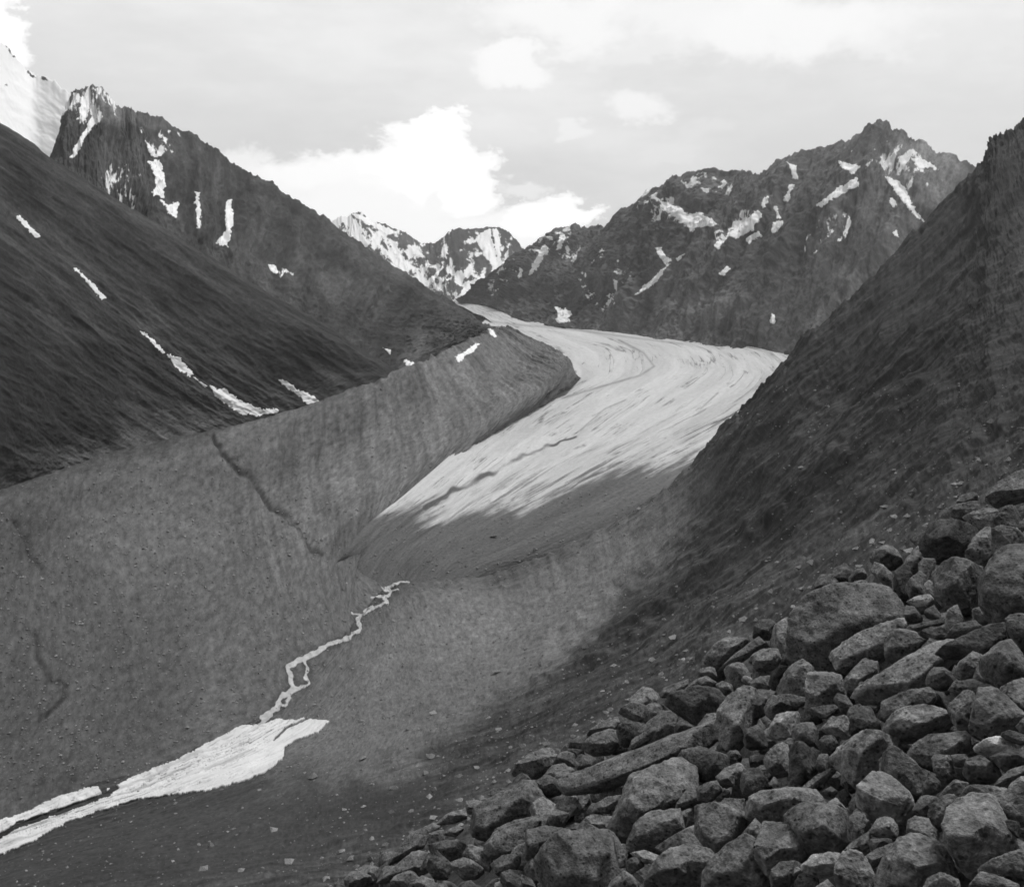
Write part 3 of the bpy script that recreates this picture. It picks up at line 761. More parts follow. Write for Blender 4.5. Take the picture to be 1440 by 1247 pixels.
# ------------------------------------------------------------------ talus slope under the camera
def plane3(a, b, c):
    P = [at(np.float64(x), np.float64(y), np.float64(d)) for x, y, d in (a, b, c)]
    n = np.cross(P[1] - P[0], P[2] - P[0]); n /= np.linalg.norm(n)
    if n[2] < 0: n = -n
    return P[0], n
P0, NS = plane3((480,1247,22), (1440,650,22), (1100,1247,6.5))
def plane_hit(px, py, lift=0.0):
    r = rays(np.float64(px), np.float64(py))
    o_ = np.array([0, 0, H])
    t_ = ((P0 + NS * lift - o_) @ NS) / (r @ NS)
    return o_ + r * t_, t_
gx_, gy_ = np.meshgrid(np.concatenate([np.linspace(-34, 46, 260), np.linspace(49, 260, 60)]), np.concatenate([np.linspace(-220, -18, 60), np.linspace(-16, 46, 220)]))
gz_ = P0[2] - (NS[0] * (gx_ - P0[0]) + NS[1] * (gy_ - P0[1])) / NS[2]
gz_ = gz_ - 1.1 + 0.22 * fbm(gx_ / 2.2, gy_ / 2.2, None, 4, 7) + 0.10 * fbm(gx_ / .6, gy_ / .6, None, 3, 8, True)
gz_ -= 0.035 * np.maximum(0, gy_ - 19.0) ** 2
xr_ = np.maximum(0, gx_ - 22.0); gz_ += np.where(xr_ < 40, 0.008 * xr_ ** 2, 12.8 + 0.64 * (xr_ - 40))  # unseen rise at the right, steepened to block sun and sky light
idx = np.arange(gx_.size).reshape(gx_.shape)
q = np.stack([idx[:-1,:-1], idx[:-1,1:], idx[1:,1:], idx[1:,:-1]], -1).reshape(-1, 4)
o = mesh_obj('talus_slope', np.stack([gx_, gy_, gz_], -1), q, M_soil)
structure(o)
TERR['talus_slope'] = BVHTree.FromPolygons(np.stack([gx_, gy_, gz_], -1).reshape(-1, 3).tolist(), q.tolist())

# ------------------------------------------------------------------ boulders
CROP = dict(A=(1200,640,6), B=(1060,800,6), C=(1240,820,6.93), D=(900,880,6.545), E=(1060,940,7.2), F=(1240,960,7.2),
            G=(1200,1090,6), H=(980,1070,6), I=(780,970,6), J=(640,1040,6.545), K=(740,1100,5.538), L=(480,1110,5.143), P=(0,0,1))
# crop kind tone outline | hand-written label | short name used when describing neighbours
BOULD = """
A block 0.14 1130,380 1220,285 1290,275 1330,190 1440,120 1500,200 1490,330 1340,350 1180,410|pale stepped rock at the right edge, topmost of the whole boulder field|the topmost pale rock
A slab 0.14 940,525 1010,485 1140,445 1230,475 1310,510 1290,570 1090,630 1000,585|flat rock with a light upper edge just under the topmost pale rock|the light edged flat rock
A block 0.07 560,750 650,600 740,570 880,590 1070,640 1010,750 960,820 870,830 700,850 600,830|dark jagged block high in the field above the upright dark wedge|the dark jagged block
A block 0.13 960,870 1030,760 1110,620 1180,610 1180,700 1160,830 1060,920
A block 0.12 1180,820 1195,660 1290,630 1400,640 1450,720 1440,860 1200,840
A block 0.095 1080,1200 1100,1040 1180,880 1250,820 1400,760 1600,760 1640,1200 1560,1420 1260,1440 1120,1330|wide dark faced boulder at the right edge above a black hollow|the wide dark faced boulder
A block 0.16 560,930 620,880 680,880 660,960 620,1060 570,1010
A block 0.13 680,1010 730,950 850,900 950,900 1070,960 1070,1040 980,1130 960,1250 800,1300 700,1200|bulky rock with a light cracked top left of the wide dark faced boulder|the light topped bulky rock
A wedge 0.05 340,1190 350,990 430,930 490,1010 450,1090 430,1190|upright blackish wedge standing above the largest boulder|the upright dark wedge
A wedge 0.11 440,1130 500,1040 560,980 610,1020 590,1170 480,1190
A round 0.14 600,1110 640,1060 690,1100 680,1190 610,1190
A block 0.16 150,980 180,905 250,930 320,1000 310,1090 230,1060
A block 0.13 440,900 540,770 580,830 560,940 490,1000 430,950
B block 0.115 310,720 330,560 480,350 560,260 800,200 1000,160 1100,190 1200,280 1250,430 1150,480 850,580 740,640 660,720 660,870 520,850 420,770|largest boulder of the field, broad with a smooth sloping face|the largest boulder
B block 0.13 150,600 230,460 420,390 480,420 340,560 290,760 200,720
B slab 0.155 650,720 760,620 860,560 1100,480 1240,430 1260,480 1160,580 1130,680 900,740 830,790 720,830|long pale slab leaning on the lower right of the largest boulder|the leaning pale slab
B wedge 0.14 180,1030 290,840 400,765 490,830 480,960 420,1050 210,1050|triangular boulder with a light left edge below the largest boulder|the triangular boulder
B block 0.125 490,920 510,885 620,910 720,900 750,960 740,1030 620,1140 550,1190 450,1180 470,1040|blocky boulder with a light top corner right beside the triangular boulder|the light cornered block
B slab 0.13 740,960 830,870 930,760 1030,790 1020,850 940,940 860,1010 790,1000
P slab 0.14 1198,976 1220,958 1265,932 1300,910 1330,902 1346,905 1322,925 1303,945 1295,965 1255,980 1235,985 1215,975|long sloping slab with a ridge along it, right of the light cornered block|the ridged long slab
B block 0.12 1130,640 1190,560 1240,510 1300,560 1440,560 1450,590 1220,770 1130,760
B round 0.11 680,1110 710,1065 780,1070 830,1150 800,1190 740,1200
B block 0.075 0,570 60,450 140,430 210,480 160,570
B slab 0.14 0,730 90,690 190,670 210,740 170,800 0,830
B wedge 0.045 130,960 150,870 230,820 290,830 200,990 150,1010
C slab 0.19 250,180 340,130 460,110 500,160 430,220 350,220 290,190|small pale flat stone jutting over a dark gap right of the largest boulder|the small jutting pale stone
C block 0.10 210,300 240,220 310,230 380,320 370,360 210,370
C wedge 0.11 420,290 510,220 560,290 560,340 430,320
C slab 0.11 240,430 400,390 610,340 600,380 400,440 260,470
C wedge 0.12 620,370 650,270 730,220 780,330 760,390 690,470 620,510
C block 0.10 640,500 760,420 900,370 960,420 900,480 810,510 700,520
C slab 0.08 550,680 720,580 900,500 1050,410 1170,400 1200,520 1150,600 980,700 900,660 700,690|long dark slab with a rounded upper end below the wide dark faced boulder|the long dark slab
C round 0.105 440,900 500,830 590,830 700,880 700,960 620,1000 560,1010 430,980
C wedge 0.13 700,880 760,770 880,670 960,690 1000,750 930,860 860,900 760,940
C round 0.11 960,830 1060,750 1150,680 1170,570 1230,545 1300,610 1380,740 1380,860 1320,950 1150,990 1010,930|knobbly boulder near the right edge below the long dark slab|the knobbly boulder
C wedge 0.12 890,920 940,800 970,860 990,960 900,950
C slab 0.12 660,1040 720,970 880,940 1070,1000 900,1050 760,1060
C round 0.12 1220,430 1250,360 1330,310 1500,300 1500,540 1350,600 1260,520
C slab 0.08 360,490 490,430 610,440 620,520 520,550 380,500
D block 0.13 600,330 700,190 800,110 980,130 900,230 800,320 680,380
D slab 0.12 740,400 860,270 950,210 1080,110 1140,160 1020,240 860,350
D slab 0.15 990,310 1060,250 1220,215 1280,260 1250,330 1130,350
D block 0.12 530,470 560,400 680,390 700,460 640,480
D wedge 0.12 410,590 520,490 600,460 690,520 600,590 470,610
D slab 0.14 190,640 220,570 330,560 440,490 430,540 330,640
D block 0.10 250,720 400,620 580,600 720,610 790,690 720,810 620,860 520,880 430,820 420,750 320,760|broad boulder with a hollowed dark underside left of the pale topped boulder|the hollowed boulder
D block 0.145 740,830 800,690 960,580 1070,610 1070,740 960,800 960,1000 800,1130 720,1000 700,900|tall boulder with a bright pale top in the middle of the field|the pale topped boulder
D block 0.09 990,780 1070,650 1090,590 1250,610 1150,710 1130,790 1060,830
D round 0.075 960,1060 1000,960 1090,900 1150,1000 1150,1090 980,1110
D slab 0.11 0,1050 60,960 190,930 200,790 290,790 330,830 290,980 220,960 80,1080
D wedge 0.08 320,930 370,860 510,940 460,980 330,990
D block 0.12 1150,750 1210,640 1350,690 1440,720 1330,790 1230,850 1170,820
D round 0.17 930,500 970,455 1030,480 1000,530
D block 0.11 700,540 760,510 840,540 850,610 760,620
E wedge 0.17 120,660 240,470 340,440 440,440 430,500 370,660 220,680|pale edged wedge of rock tilted over a black gap right of the pale topped boulder|the pale wedge
E slab 0.12 230,280 380,270 530,300 510,350 420,380 330,330
E block 0.07 980,650 1000,500 1090,390 1170,400 1260,560 1240,640 1100,650|dark pointed boulder just above the pitted boulder|the dark pointed boulder
E block 0.11 930,480 980,390 1080,370 1060,460 990,520
E block 0.14 760,910 890,770 960,700 1100,650 1260,670 1440,710 1430,820 1330,890 1170,1070 1000,1150 870,970 800,950|big rough boulder pitted with holes right of the middle of the field|the pitted boulder
E round 0.075 640,770 720,690 810,690 850,760 770,850 680,840
E round 0.09 630,980 680,850 740,850 740,930 720,1010 650,1030
E slab 0.15 470,1220 620,1100 800,1010 820,1030 700,1130 540,1230|thin pale splinter of rock slanting below the big dark boulder|the thin pale splinter
E block 0.055 370,1170 370,780 500,770 600,860 620,1040 600,1130 450,1210|big blackish boulder left of the pitted boulder|the big blackish boulder
E block 0.15 110,940 200,850 330,780 360,900 330,1040 200,1060 130,1010
E block 0.12 390,650 440,590 580,540 630,620 600,740 520,750 410,720
E block 0.13 690,610 780,520 940,500 990,560 930,680 820,660
E block 0.18 190,1190 210,1120 270,1130 270,1210
E slab 0.09 540,430 640,430 800,360 850,400 730,490 640,480
F slab 0.135 0,280 20,180 150,150 330,80 480,50 520,110 430,240 230,310 30,350|long speckled slab under the ridged long slab|the speckled slab
F block 0.14 30,470 100,360 250,290 420,260 560,260 640,290 720,330 600,420 470,490 250,540 80,540
F block 0.13 650,230 770,110 880,95 950,160 950,300 870,450 770,460 700,320|tapering boulder with a light top left of the smooth block|the tapering boulder
F block 0.115 960,230 980,100 1110,60 1180,80 1260,140 1310,260 1440,330 1400,360 1250,430 1130,540 1020,540 900,490 960,380|big smooth faced block near the right edge above the whitish oval stone|the smooth block
F block 0.14 1180,70 1330,40 1440,-40 1520,0 1520,300 1420,300 1330,260
F round 0.24 940,650 1020,610 1140,550 1230,535 1320,610 1330,660 1150,690 950,690|whitish oval stone, brightest of the field, near the right edge|the whitish oval stone
F slab 0.10 210,690 330,620 480,530 830,500 870,560 850,650 760,720 520,720 500,850 380,800|wide flat dark boulder left of the whitish oval stone|the wide flat boulder
F block 0.11 510,770 530,730 680,740 710,860 740,930 640,980 540,900
F round 0.115 820,900 870,770 980,740 1060,790 1170,860 1190,940 1050,960 900,990
F block 0.10 1110,750 1250,700 1440,670 1520,700 1500,820 1300,880 1220,870
F slab 0.10 1130,1050 1180,980 1300,880 1440,840 1500,850 1420,920 1250,990
F block 0.14 0,800 100,700 210,740 360,850 450,970 400,1060 400,1110 170,1110 100,960 0,960|shouldered boulder behind the light cracked boulder|the shouldered boulder
F wedge 0.06 420,1070 480,900 580,1000 560,1070 450,1100
F slab 0.08 1190,520 1280,490 1430,520 1500,600 1400,610 1300,580
F block 0.11 710,760 850,720 870,780 800,830 740,830
F wedge 0.09 1360,440 1440,350 1500,360 1480,500 1400,490
G block 0.16 40,240 100,130 160,10 250,-10 340,40 350,130 460,150 500,240 380,370 240,370 110,340|light cracked boulder in two joined lumps below the pitted boulder|the light cracked boulder
G block 0.12 510,290 570,180 700,190 660,300 600,330
G wedge 0.13 720,190 780,110 860,40 960,70 900,190 760,220
G slab 0.13 920,170 970,100 1100,100 1280,100 1310,160 1270,250 1150,180
G block 0.14 1210,350 1240,280 1300,270 1340,100 1440,40 1520,60 1520,360 1400,390 1290,370
G block 0.12 800,430 830,330 880,230 970,190 1170,200 1210,350 1250,450 1380,600 1260,690 1100,770 990,830 890,760 800,570|big tilted block with a rough face in the lower right corner|the big tilted block
G block 0.13 630,360 720,240 880,210 870,300 800,430 680,430
G block 0.12 460,480 470,390 530,350 640,370 700,460 680,560 560,520
G block 0.13 190,870 290,690 400,570 510,500 650,550 740,590 820,740 830,830 690,870 560,940 200,950|broad sloping lichen spotted boulder left of the big tilted block|the lichen spotted boulder
G round 0.12 580,960 640,860 760,840 880,880 890,960
G block 0.12 1060,800 1240,690 1330,660 1440,640 1540,660 1540,860 1300,870
G block 0.13 1000,930 1060,860 1250,860 1380,920 1380,980 1000,980
G block 0.12 140,480 200,380 320,360 360,420 350,510 220,490
G block 0.07 140,600 150,540 310,540 320,570 180,640
G block 0.13 0,330 30,290 130,390 60,500 0,560 -40,450
G slab 0.11 20,590 60,530 130,490 130,590 70,620
G slab 0.11 70,720 210,620 380,560 300,650 270,700 150,760
G block 0.06 1240,400 1310,380 1390,400 1380,510 1300,480
G block 0.06 580,100 650,20 720,70 690,130 590,160
H block 0.13 390,400 430,330 540,260 680,310 880,240 980,250 1080,360 850,400 740,500 580,500 420,460|long saddle shaped boulder under the thin pale splinter|the saddle shaped boulder
H block 0.125 760,440 880,380 1060,350 1240,430 1260,700 1200,770 920,750 850,640 760,540|big rough cube of rock right below the saddle shaped boulder|the rough cube
H block 0.14 1080,380 1180,320 1250,400 1200,460 1110,450
H block 0.13 520,870 590,600 580,530 740,510 860,640 920,760 880,830 700,860 620,960
H wedge 0.11 340,680 430,560 490,490 550,550 590,630 540,680 380,720
H block 0.12 0,600 0,400 170,400 370,430 440,490 380,600 330,720 180,780 60,680|big wedge backed boulder left of the saddle shaped boulder|the wedge backed boulder
H block 0.135 70,1060 70,920 200,840 260,760 450,680 560,700 530,860 600,980 540,1080|big boulder with a rounded light left shoulder at the bottom of the picture|the light shouldered boulder
H round 0.115 -60,700 0,720 100,750 170,820 140,960 0,1000 -120,900
H slab 0.14 170,130 240,60 350,20 400,60 330,150 220,200
H round 0.08 370,200 400,80 510,60 590,160 500,280 390,280
H slab 0.12 170,390 230,330 390,320 380,400 240,420
H block 0.16 890,880 980,800 1180,780 1260,800 1200,900 1010,950 900,920
H block 0.125 1200,910 1240,800 1420,820 1480,950 1440,1070 1190,1060
H block 0.13 1280,490 1370,410 1430,460 1390,620 1320,680 1280,650
H slab 0.11 1230,770 1290,700 1440,600 1460,640 1380,750
H slab 0.16 1000,1060 1100,1000 1160,1060 1080,1090
H slab 0.18 800,920 850,890 890,920 810,960
H block 0.10 0,230 60,250 150,180 200,230 100,330 0,320
H block 0.06 1060,260 1140,220 1180,250 1140,300
H block 0.11 620,980 700,870 880,840 830,930 740,1030 640,1080
I slab 0.125 60,840 70,740 330,660 560,560 780,490 1080,410 1200,350 1390,240 1400,330 1250,460 1020,570 800,660 600,730 440,760 280,820|very long slab bridging a black hollow left of the middle of the field|the bridging slab
I slab 0.13 270,370 400,270 520,230 540,270 500,320 380,350
I slab 0.12 100,470 180,410 270,380 380,360 300,410 240,480
I block 0.125 240,490 330,410 520,330 530,440 450,510 300,520
I round 0.07 530,350 590,280 720,260 740,300 690,400 600,450 540,440
I block 0.14 550,190 670,110 780,140 760,230 700,250 640,210
I slab 0.12 680,380 780,270 870,210 880,270 800,360 700,400
I slab 0.11 590,490 700,410 890,310 900,350 740,450 620,520
P block 0.13 857,1168 875,1135 890,1092 920,1088 957,1066 970,1064 975,1090 975,1110 945,1130 925,1150 905,1170 885,1172|leaning flat faced boulder propping the right end of the bridging slab|the leaning flat faced boulder
I block 0.09 1060,570 1230,490 1440,560 1430,650 1350,700 1280,750 1150,700
I round 0.16 770,60 810,35 850,80 820,120
I block 0.13 1370,740 1440,690 1520,700 1500,790 1400,800
J block 0.13 540,310 690,170 870,75 920,130 870,220 720,320 600,320|lumpy pale boulder at the far left crest of the field|the lumpy crest boulder
J slab 0.15 810,330 900,240 1000,220 1050,270 960,310 940,350
J block 0.13 920,190 1000,100 1090,130 1090,230 1010,210
J block 0.12 1100,220 1150,150 1290,180 1260,260 1130,280
J block 0.11 510,480 560,330 660,330 710,390 620,470
J block 0.115 270,640 420,560 560,510 710,400 760,500 820,560 760,660 540,700 400,800 330,880 180,860 190,700|broad smooth boulder sloping down left of the black hollow|the broad smooth boulder
J block 0.11 730,380 850,340 970,400 960,470 840,500 760,450
J block 0.14 100,590 190,560 300,580 250,650 110,660
J slab 0.13 330,890 400,820 560,770 700,720 850,690 800,790 620,870 400,930
J slab 0.15 930,610 1000,560 1120,610 1060,680 940,650
J slab 0.12 330,470 480,440 500,500 430,540 330,540
J block 0.12 860,720 920,640 1040,680 980,770 880,790
K round 0.115 70,640 140,560 250,450 360,430 480,460 640,390 700,470 720,600 740,680 640,780 600,830 140,840 150,720|great rounded boulder with a dark right side at the bottom of the picture|the great rounded boulder
K slab 0.14 680,420 780,540 760,640 720,650 690,520
K slab 0.135 520,180 620,120 740,110 720,160 620,220 520,220
K slab 0.13 440,290 520,260 660,270 640,370 520,360
K block 0.10 380,400 440,300 620,400 490,440 400,430
K block 0.115 790,490 850,370 980,240 1180,220 1220,370 1130,430 1020,500 860,520|upright grey boulder right of the great rounded boulder|the upright grey boulder
K slab 0.12 970,230 1090,110 1200,60 1210,110 1080,200
K slab 0.12 1020,500 1170,420 1300,340 1400,440 1390,510 1250,490 1080,540
K slab 0.18 820,550 920,530 1060,580 1000,620 900,610
K round 0.085 780,620 850,570 910,630 840,700 790,680
K block 0.11 960,720 1100,570 1280,490 1430,540 1440,640 1380,740 1160,830 920,830
K round 0.13 610,820 690,740 760,690 840,750 860,830 730,880
K slab 0.12 840,720 960,640 1060,640 1000,720 920,790
K block 0.11 0,400 150,350 270,360 200,490 60,590 0,590
K slab 0.12 1160,210 1250,60 1330,60 1400,110 1260,150 1200,200
L slab 0.13 1020,430 1120,310 1250,260 1390,210 1430,230 1290,340 1270,420 1080,470|long humped slab near the bottom left end of the field|the humped slab
L block 0.13 890,490 950,420 1020,430 1080,490 1060,570 960,530
L slab 0.12 1090,540 1180,480 1290,480 1260,560 1120,600
L block 0.13 780,540 900,500 1020,570 960,620 870,630
L block 0.075 620,560 710,470 790,540 750,620 660,620
L block 0.09 630,400 740,380 890,400 890,480 770,500 660,480
L slab 0.135 270,660 360,580 500,460 610,440 560,560 480,600 390,630|pale tilted slab in the bottom left tip of the field|the bottom left slab
L slab 0.12 440,400 500,330 560,290 690,240 700,270 580,330 500,420
L block 0.125 690,240 780,170 890,140 900,190 800,230
L block 0.12 740,320 840,260 880,280 820,330
L slab 0.11 330,540 430,430 560,330 620,340 590,400 430,480
L block 0.12 20,670 60,610 150,600 220,650 150,700 40,700
L slab 0.11 220,620 280,560 340,510 330,560 250,660
L block 0.13 520,680 570,620 660,650 680,690 600,720
L block 0.12 1300,620 1380,650 1400,700 1310,700
L block 0.13 340,690 400,630 520,600 560,640 500,700
"""
def build_rock(pts, tone, seed, kind, sink=0.0):
    pts = np.array(pts, float)
    c = pts.mean(0)
    pts = c + (pts - c) * 1.10
    x, y = pts[:, 0], pts[:, 1]
    A = 0.5 * abs(np.dot(x, np.roll(y, -1)) - np.dot(y, np.roll(x, -1)))
    per = np.hypot(np.diff(np.append(x, x[0])), np.diff(np.append(y, y[0]))).sum()
    ctr, dist = plane_hit(c[0], c[1])
    inr = 2 * A / per * dist / F
    ctr, dist = plane_hit(c[0], c[1], min(0.25, inr * 0.25) - sink)
    inr = 2 * A / per * dist / F
    view = np.array([0, 0, H]) - ctr; view /= np.linalg.norm(view)
    n = 0.6 * view + 0.4 * NS; n /= np.linalg.norm(n)
    r = rays(x, y)
    t_ = ((ctr - np.array([0, 0, H])) @ n) / (r @ n)
    O = np.array([0, 0, H]) + r * t_[:, None]
    rg = np.random.default_rng(seed)
    up = np.array([0, 0, 1.0]) - n * n[2]; up /= np.linalg.norm(up)
    side = np.cross(up, n)
    rad = np.linalg.norm(O - ctr, axis=1).mean()
    hgt = inr * {'slab': 0.55, 'block': 0.95, 'round': 1.05, 'wedge': 0.9}[kind]
    f = rg.uniform(0.35, 0.6) if kind != 'slab' else 0.72
    sh = side * rg.uniform(-0.22, 0.22) * rad + up * rg.uniform(-0.08, 0.30) * inr
    keep = rg.permutation(len(O))[:max(3, len(O) - (2 if len(O) > 6 else 0))] if kind != 'round' else np.arange(len(O))
    # the front is one broken, tilted plane (a flat joint face), not a dome
    ang = rg.uniform(0, 6.283); tl = rg.uniform(0.25, 0.75)
    rel = O[keep] - ctr
    lean = 1 + tl * ((rel @ side) * math.cos(ang) + (rel @ up) * (math.sin(ang) * 0.7 - 0.5)) / rad
    if kind == 'block': f = rg.uniform(0.58, 0.8)
    if kind == 'wedge': f = rg.uniform(0.25, 0.45)
    front = ctr + sh * (1.3 - f) * 1.3 + rel * (f + rg.uniform(-.06, .06, (len(keep), 1))) + n * (hgt * np.clip(lean, 0.35, 1.6))[:, None]
    back = ctr + (O - ctr) * 0.9 - n * inr * 1.0
    low = ctr + (O - ctr) * 0.55 - n * inr * 1.6
    bm = bmesh.new()
    for p in np.vstack([O, front, back, low]): bm.verts.new(p)
    r_ = bmesh.ops.convex_hull(bm, input=bm.verts[:])
    for v in [v for v in bm.verts if not v.link_faces]: bm.verts.remove(v)
    cuts = {'slab': 2, 'block': 4, 'round': 6, 'wedge': 3}[kind]
    for _ in range(cuts):
        pn = n * rg.uniform(0.5, 1.0) + side * rg.normal() * 0.6 + up * rg.normal() * 0.6
        pn /= np.linalg.norm(pn)
        dmax = max(float((np.array(v.co[:]) - ctr) @ pn) for v in bm.verts)
        k_ = rg.uniform(0.74, 0.93)
        bmesh.ops.bisect_plane(bm, geom=bm.verts[:] + bm.edges[:] + bm.faces[:], plane_co=ctr + pn * dmax * k_, plane_no=pn, clear_outer=True)
        co_ = [v.co.copy() for v in bm.verts]
        bm.clear()
        for p in co_: bm.verts.new(p)
        bmesh.ops.convex_hull(bm, input=bm.verts[:])
        for v in [v for v in bm.verts if not v.link_faces]: bm.verts.remove(v)
    bmesh.ops.dissolve_limit(bm, angle_limit=0.10, verts=bm.verts[:], edges=bm.edges[:])
    bmesh.ops.bevel(bm, geom=bm.edges[:], offset=inr * (0.10 if kind == 'round' else 0.03), segments=2 if kind == 'round' else 1, affect='EDGES', clamp_overlap=True)
    bmesh.ops.triangulate(bm, faces=bm.faces[:])
    L = max(rad / 11.0, dist / F * 2.0)
    for _ in range(7):
        es = [e for e in bm.edges if e.calc_length() > L]
        if not es or len(bm.verts) > 4200: break
        bmesh.ops.subdivide_edges(bm, edges=es, cuts=1)
        bmesh.ops.triangulate(bm, faces=[f_ for f_ in bm.faces if len(f_.verts) > 3])
    bmesh.ops.remove_doubles(bm, verts=bm.verts[:], dist=L * 0.05)
    bmesh.ops.smooth_vert(bm, verts=bm.verts[:], factor=0.12, use_axis_x=True, use_axis_y=True, use_axis_z=True)
    if kind == 'round':
        for _ in range(2): bmesh.ops.smooth_vert(bm, verts=bm.verts[:], factor=0.5, use_axis_x=True, use_axis_y=True, use_axis_z=True)
    bmesh.ops.recalc_face_normals(bm, faces=bm.faces[:])
    bm.normal_update()
    V = np.array([v.co[:] for v in bm.verts]); N = np.array([v.normal[:] for v in bm.verts])
    Q = (V - ctr) + seed * 3.7
    w1, w2 = inr * 1.1, inr * 0.32
    dsp = inr * (0.075 * fbm(Q[:,0]/w1, Q[:,1]/w1, Q[:,2]/w1, 3, seed)
                 + 0.065 * fbm(Q[:,0]/w2, Q[:,1]/w2, Q[:,2]/w2, 3, seed + 5, True))
    # chipped planes: terrace the displacement a little so the faces break like granite
    V = V + N * dsp[:, None]
    bm.verts.ensure_lookup_table(); bm.verts.index_update()
    faces = np.array([[v.index for v in f_.verts] for f_ in bm.faces])
    bm.free()
    org = ctr - NS * inr
    o = mesh_obj('boulder', V - org, faces, M_rock, True)
    o.location = org
    tone = 0.93 * (0.115 + (tone - 0.115) * 1.7) * float(np.random.default_rng(seed + 5).uniform(0.8, 1.2)) if tone > 0.09 else tone * 0.95
    o.color = (tone, tone, tone, 1)
    return o, c, math.sqrt(A), ctr

rocks = []
for i, line in enumerate(BOULD.strip().splitlines()):
    p = line.split('|')
    w = p[0].split()
    ox, oy, sc = CROP[w[0]]
    pts = [(ox + float(a.split(',')[0]) / sc, oy + float(a.split(',')[1]) / sc) for a in w[3:]]
    o, c, size, ctr = build_rock(pts, float(w[2]), 100 + i, w[1])
    ext = (max(q[0] for q in pts) - min(q[0] for q in pts)) / max(1, max(q[1] for q in pts) - min(q[1] for q in pts))
    rocks.append(dict(o=o, c=c, size=size, kind=w[1], tone=float(w[2]), ext=ext,
                      label=p[1] if len(p) > 1 else None, short=p[2] if len(p) > 2 else None))
# stones that only fill the gaps: placed where no traced boulder reaches
rr = random.Random(12)
fill = []
for k in range(4000):
    if len(fill) >= 118: break
    px = rr.uniform(470, 1470); py = rr.uniform(700, 1255)
    h, tt = plane_hit(px, py)
    if tt > 22.0 or tt < 3: continue
    s = rr.uniform(13, 24)
    if min(math.hypot(px - r['c'][0], py - r['c'][1]) - 0.5 * r['size'] for r in rocks) < s * 0.22: continue
    fill.append((px, py))
    n_ = rr.randint(6, 8); a0_ = rr.uniform(0, 6.28); asp = rr.uniform(0.5, 0.95); tilt = rr.uniform(-0.9, 0.1)
    pts = []
    for j in range(n_):
        a = a0_ + j * 6.283 / n_; q_ = s * rr.uniform(.8, 1.1)
        ex, ey = q_ * math.cos(a), q_ * asp * math.sin(a)
        pts.append((px + ex * math.cos(tilt) - ey * math.sin(tilt), py + ex * math.sin(tilt) + ey * math.cos(tilt)))
    tn = rr.choice([0.08, 0.10, 0.115, 0.125, 0.14])
    kd = rr.choice(['block', 'slab', 'wedge', 'block', 'round'])
    o, c, size, ctr = build_rock(pts, tn, 900 + k, kd, 0.22)
    rocks.append(dict(o=o, c=c, size=size, kind=kd, tone=tn, ext=1 / asp, label=None, short=None))

marks = [r for r in rocks if r['short']]
def side(dx, dy):
    a = math.degrees(math.atan2(-dy, dx)) % 360
    return ['right of', 'above and right of', 'above', 'above and left of', 'left of', 'below and left of', 'below', 'below and right of'][int((a + 22.5) // 45) % 8]
used = {r['label'] for r in rocks if r['label']}
for r in rocks:
    if r['label']: continue
    tone_w = 'blackish' if r['tone'] < 0.065 else 'dark grey' if r['tone'] < 0.092 else 'grey' if r['tone'] < 0.128 else 'light grey' if r['tone'] < 0.155 else 'pale'
    size_w = 'tiny' if r['size'] < 15 else 'small' if r['size'] < 24 else 'middling' if r['size'] < 38 else 'large'
    shape_w = {'slab': 'flat stone', 'block': 'angular stone', 'round': 'rounded stone', 'wedge': 'pointed stone'}[r['kind']]
    near = sorted(marks, key=lambda m_: math.hypot(m_['c'][0] - r['c'][0], m_['c'][1] - r['c'][1]))
    lab = None
    for m_ in near[:3]:
        l = f"{size_w} {tone_w} {shape_w} {side(r['c'][0]-m_['c'][0], r['c'][1]-m_['c'][1])} {m_['short']}"
        if l not in used: lab = l; break
    if lab is None:
        a_, b_ = near[0]['short'], near[1]['short']
        for l in (f"{size_w} {tone_w} {shape_w} between {a_} and {b_}", f"{size_w} {tone_w} {shape_w} among rubble near {near[2]['short']}"):
            if l not in used: lab = l; break
    lab = lab or l
    used.add(lab); r['label'] = lab
for r in rocks:
    tag(r['o'], r['label'], 'boulder', 'boulders of the talus slope')


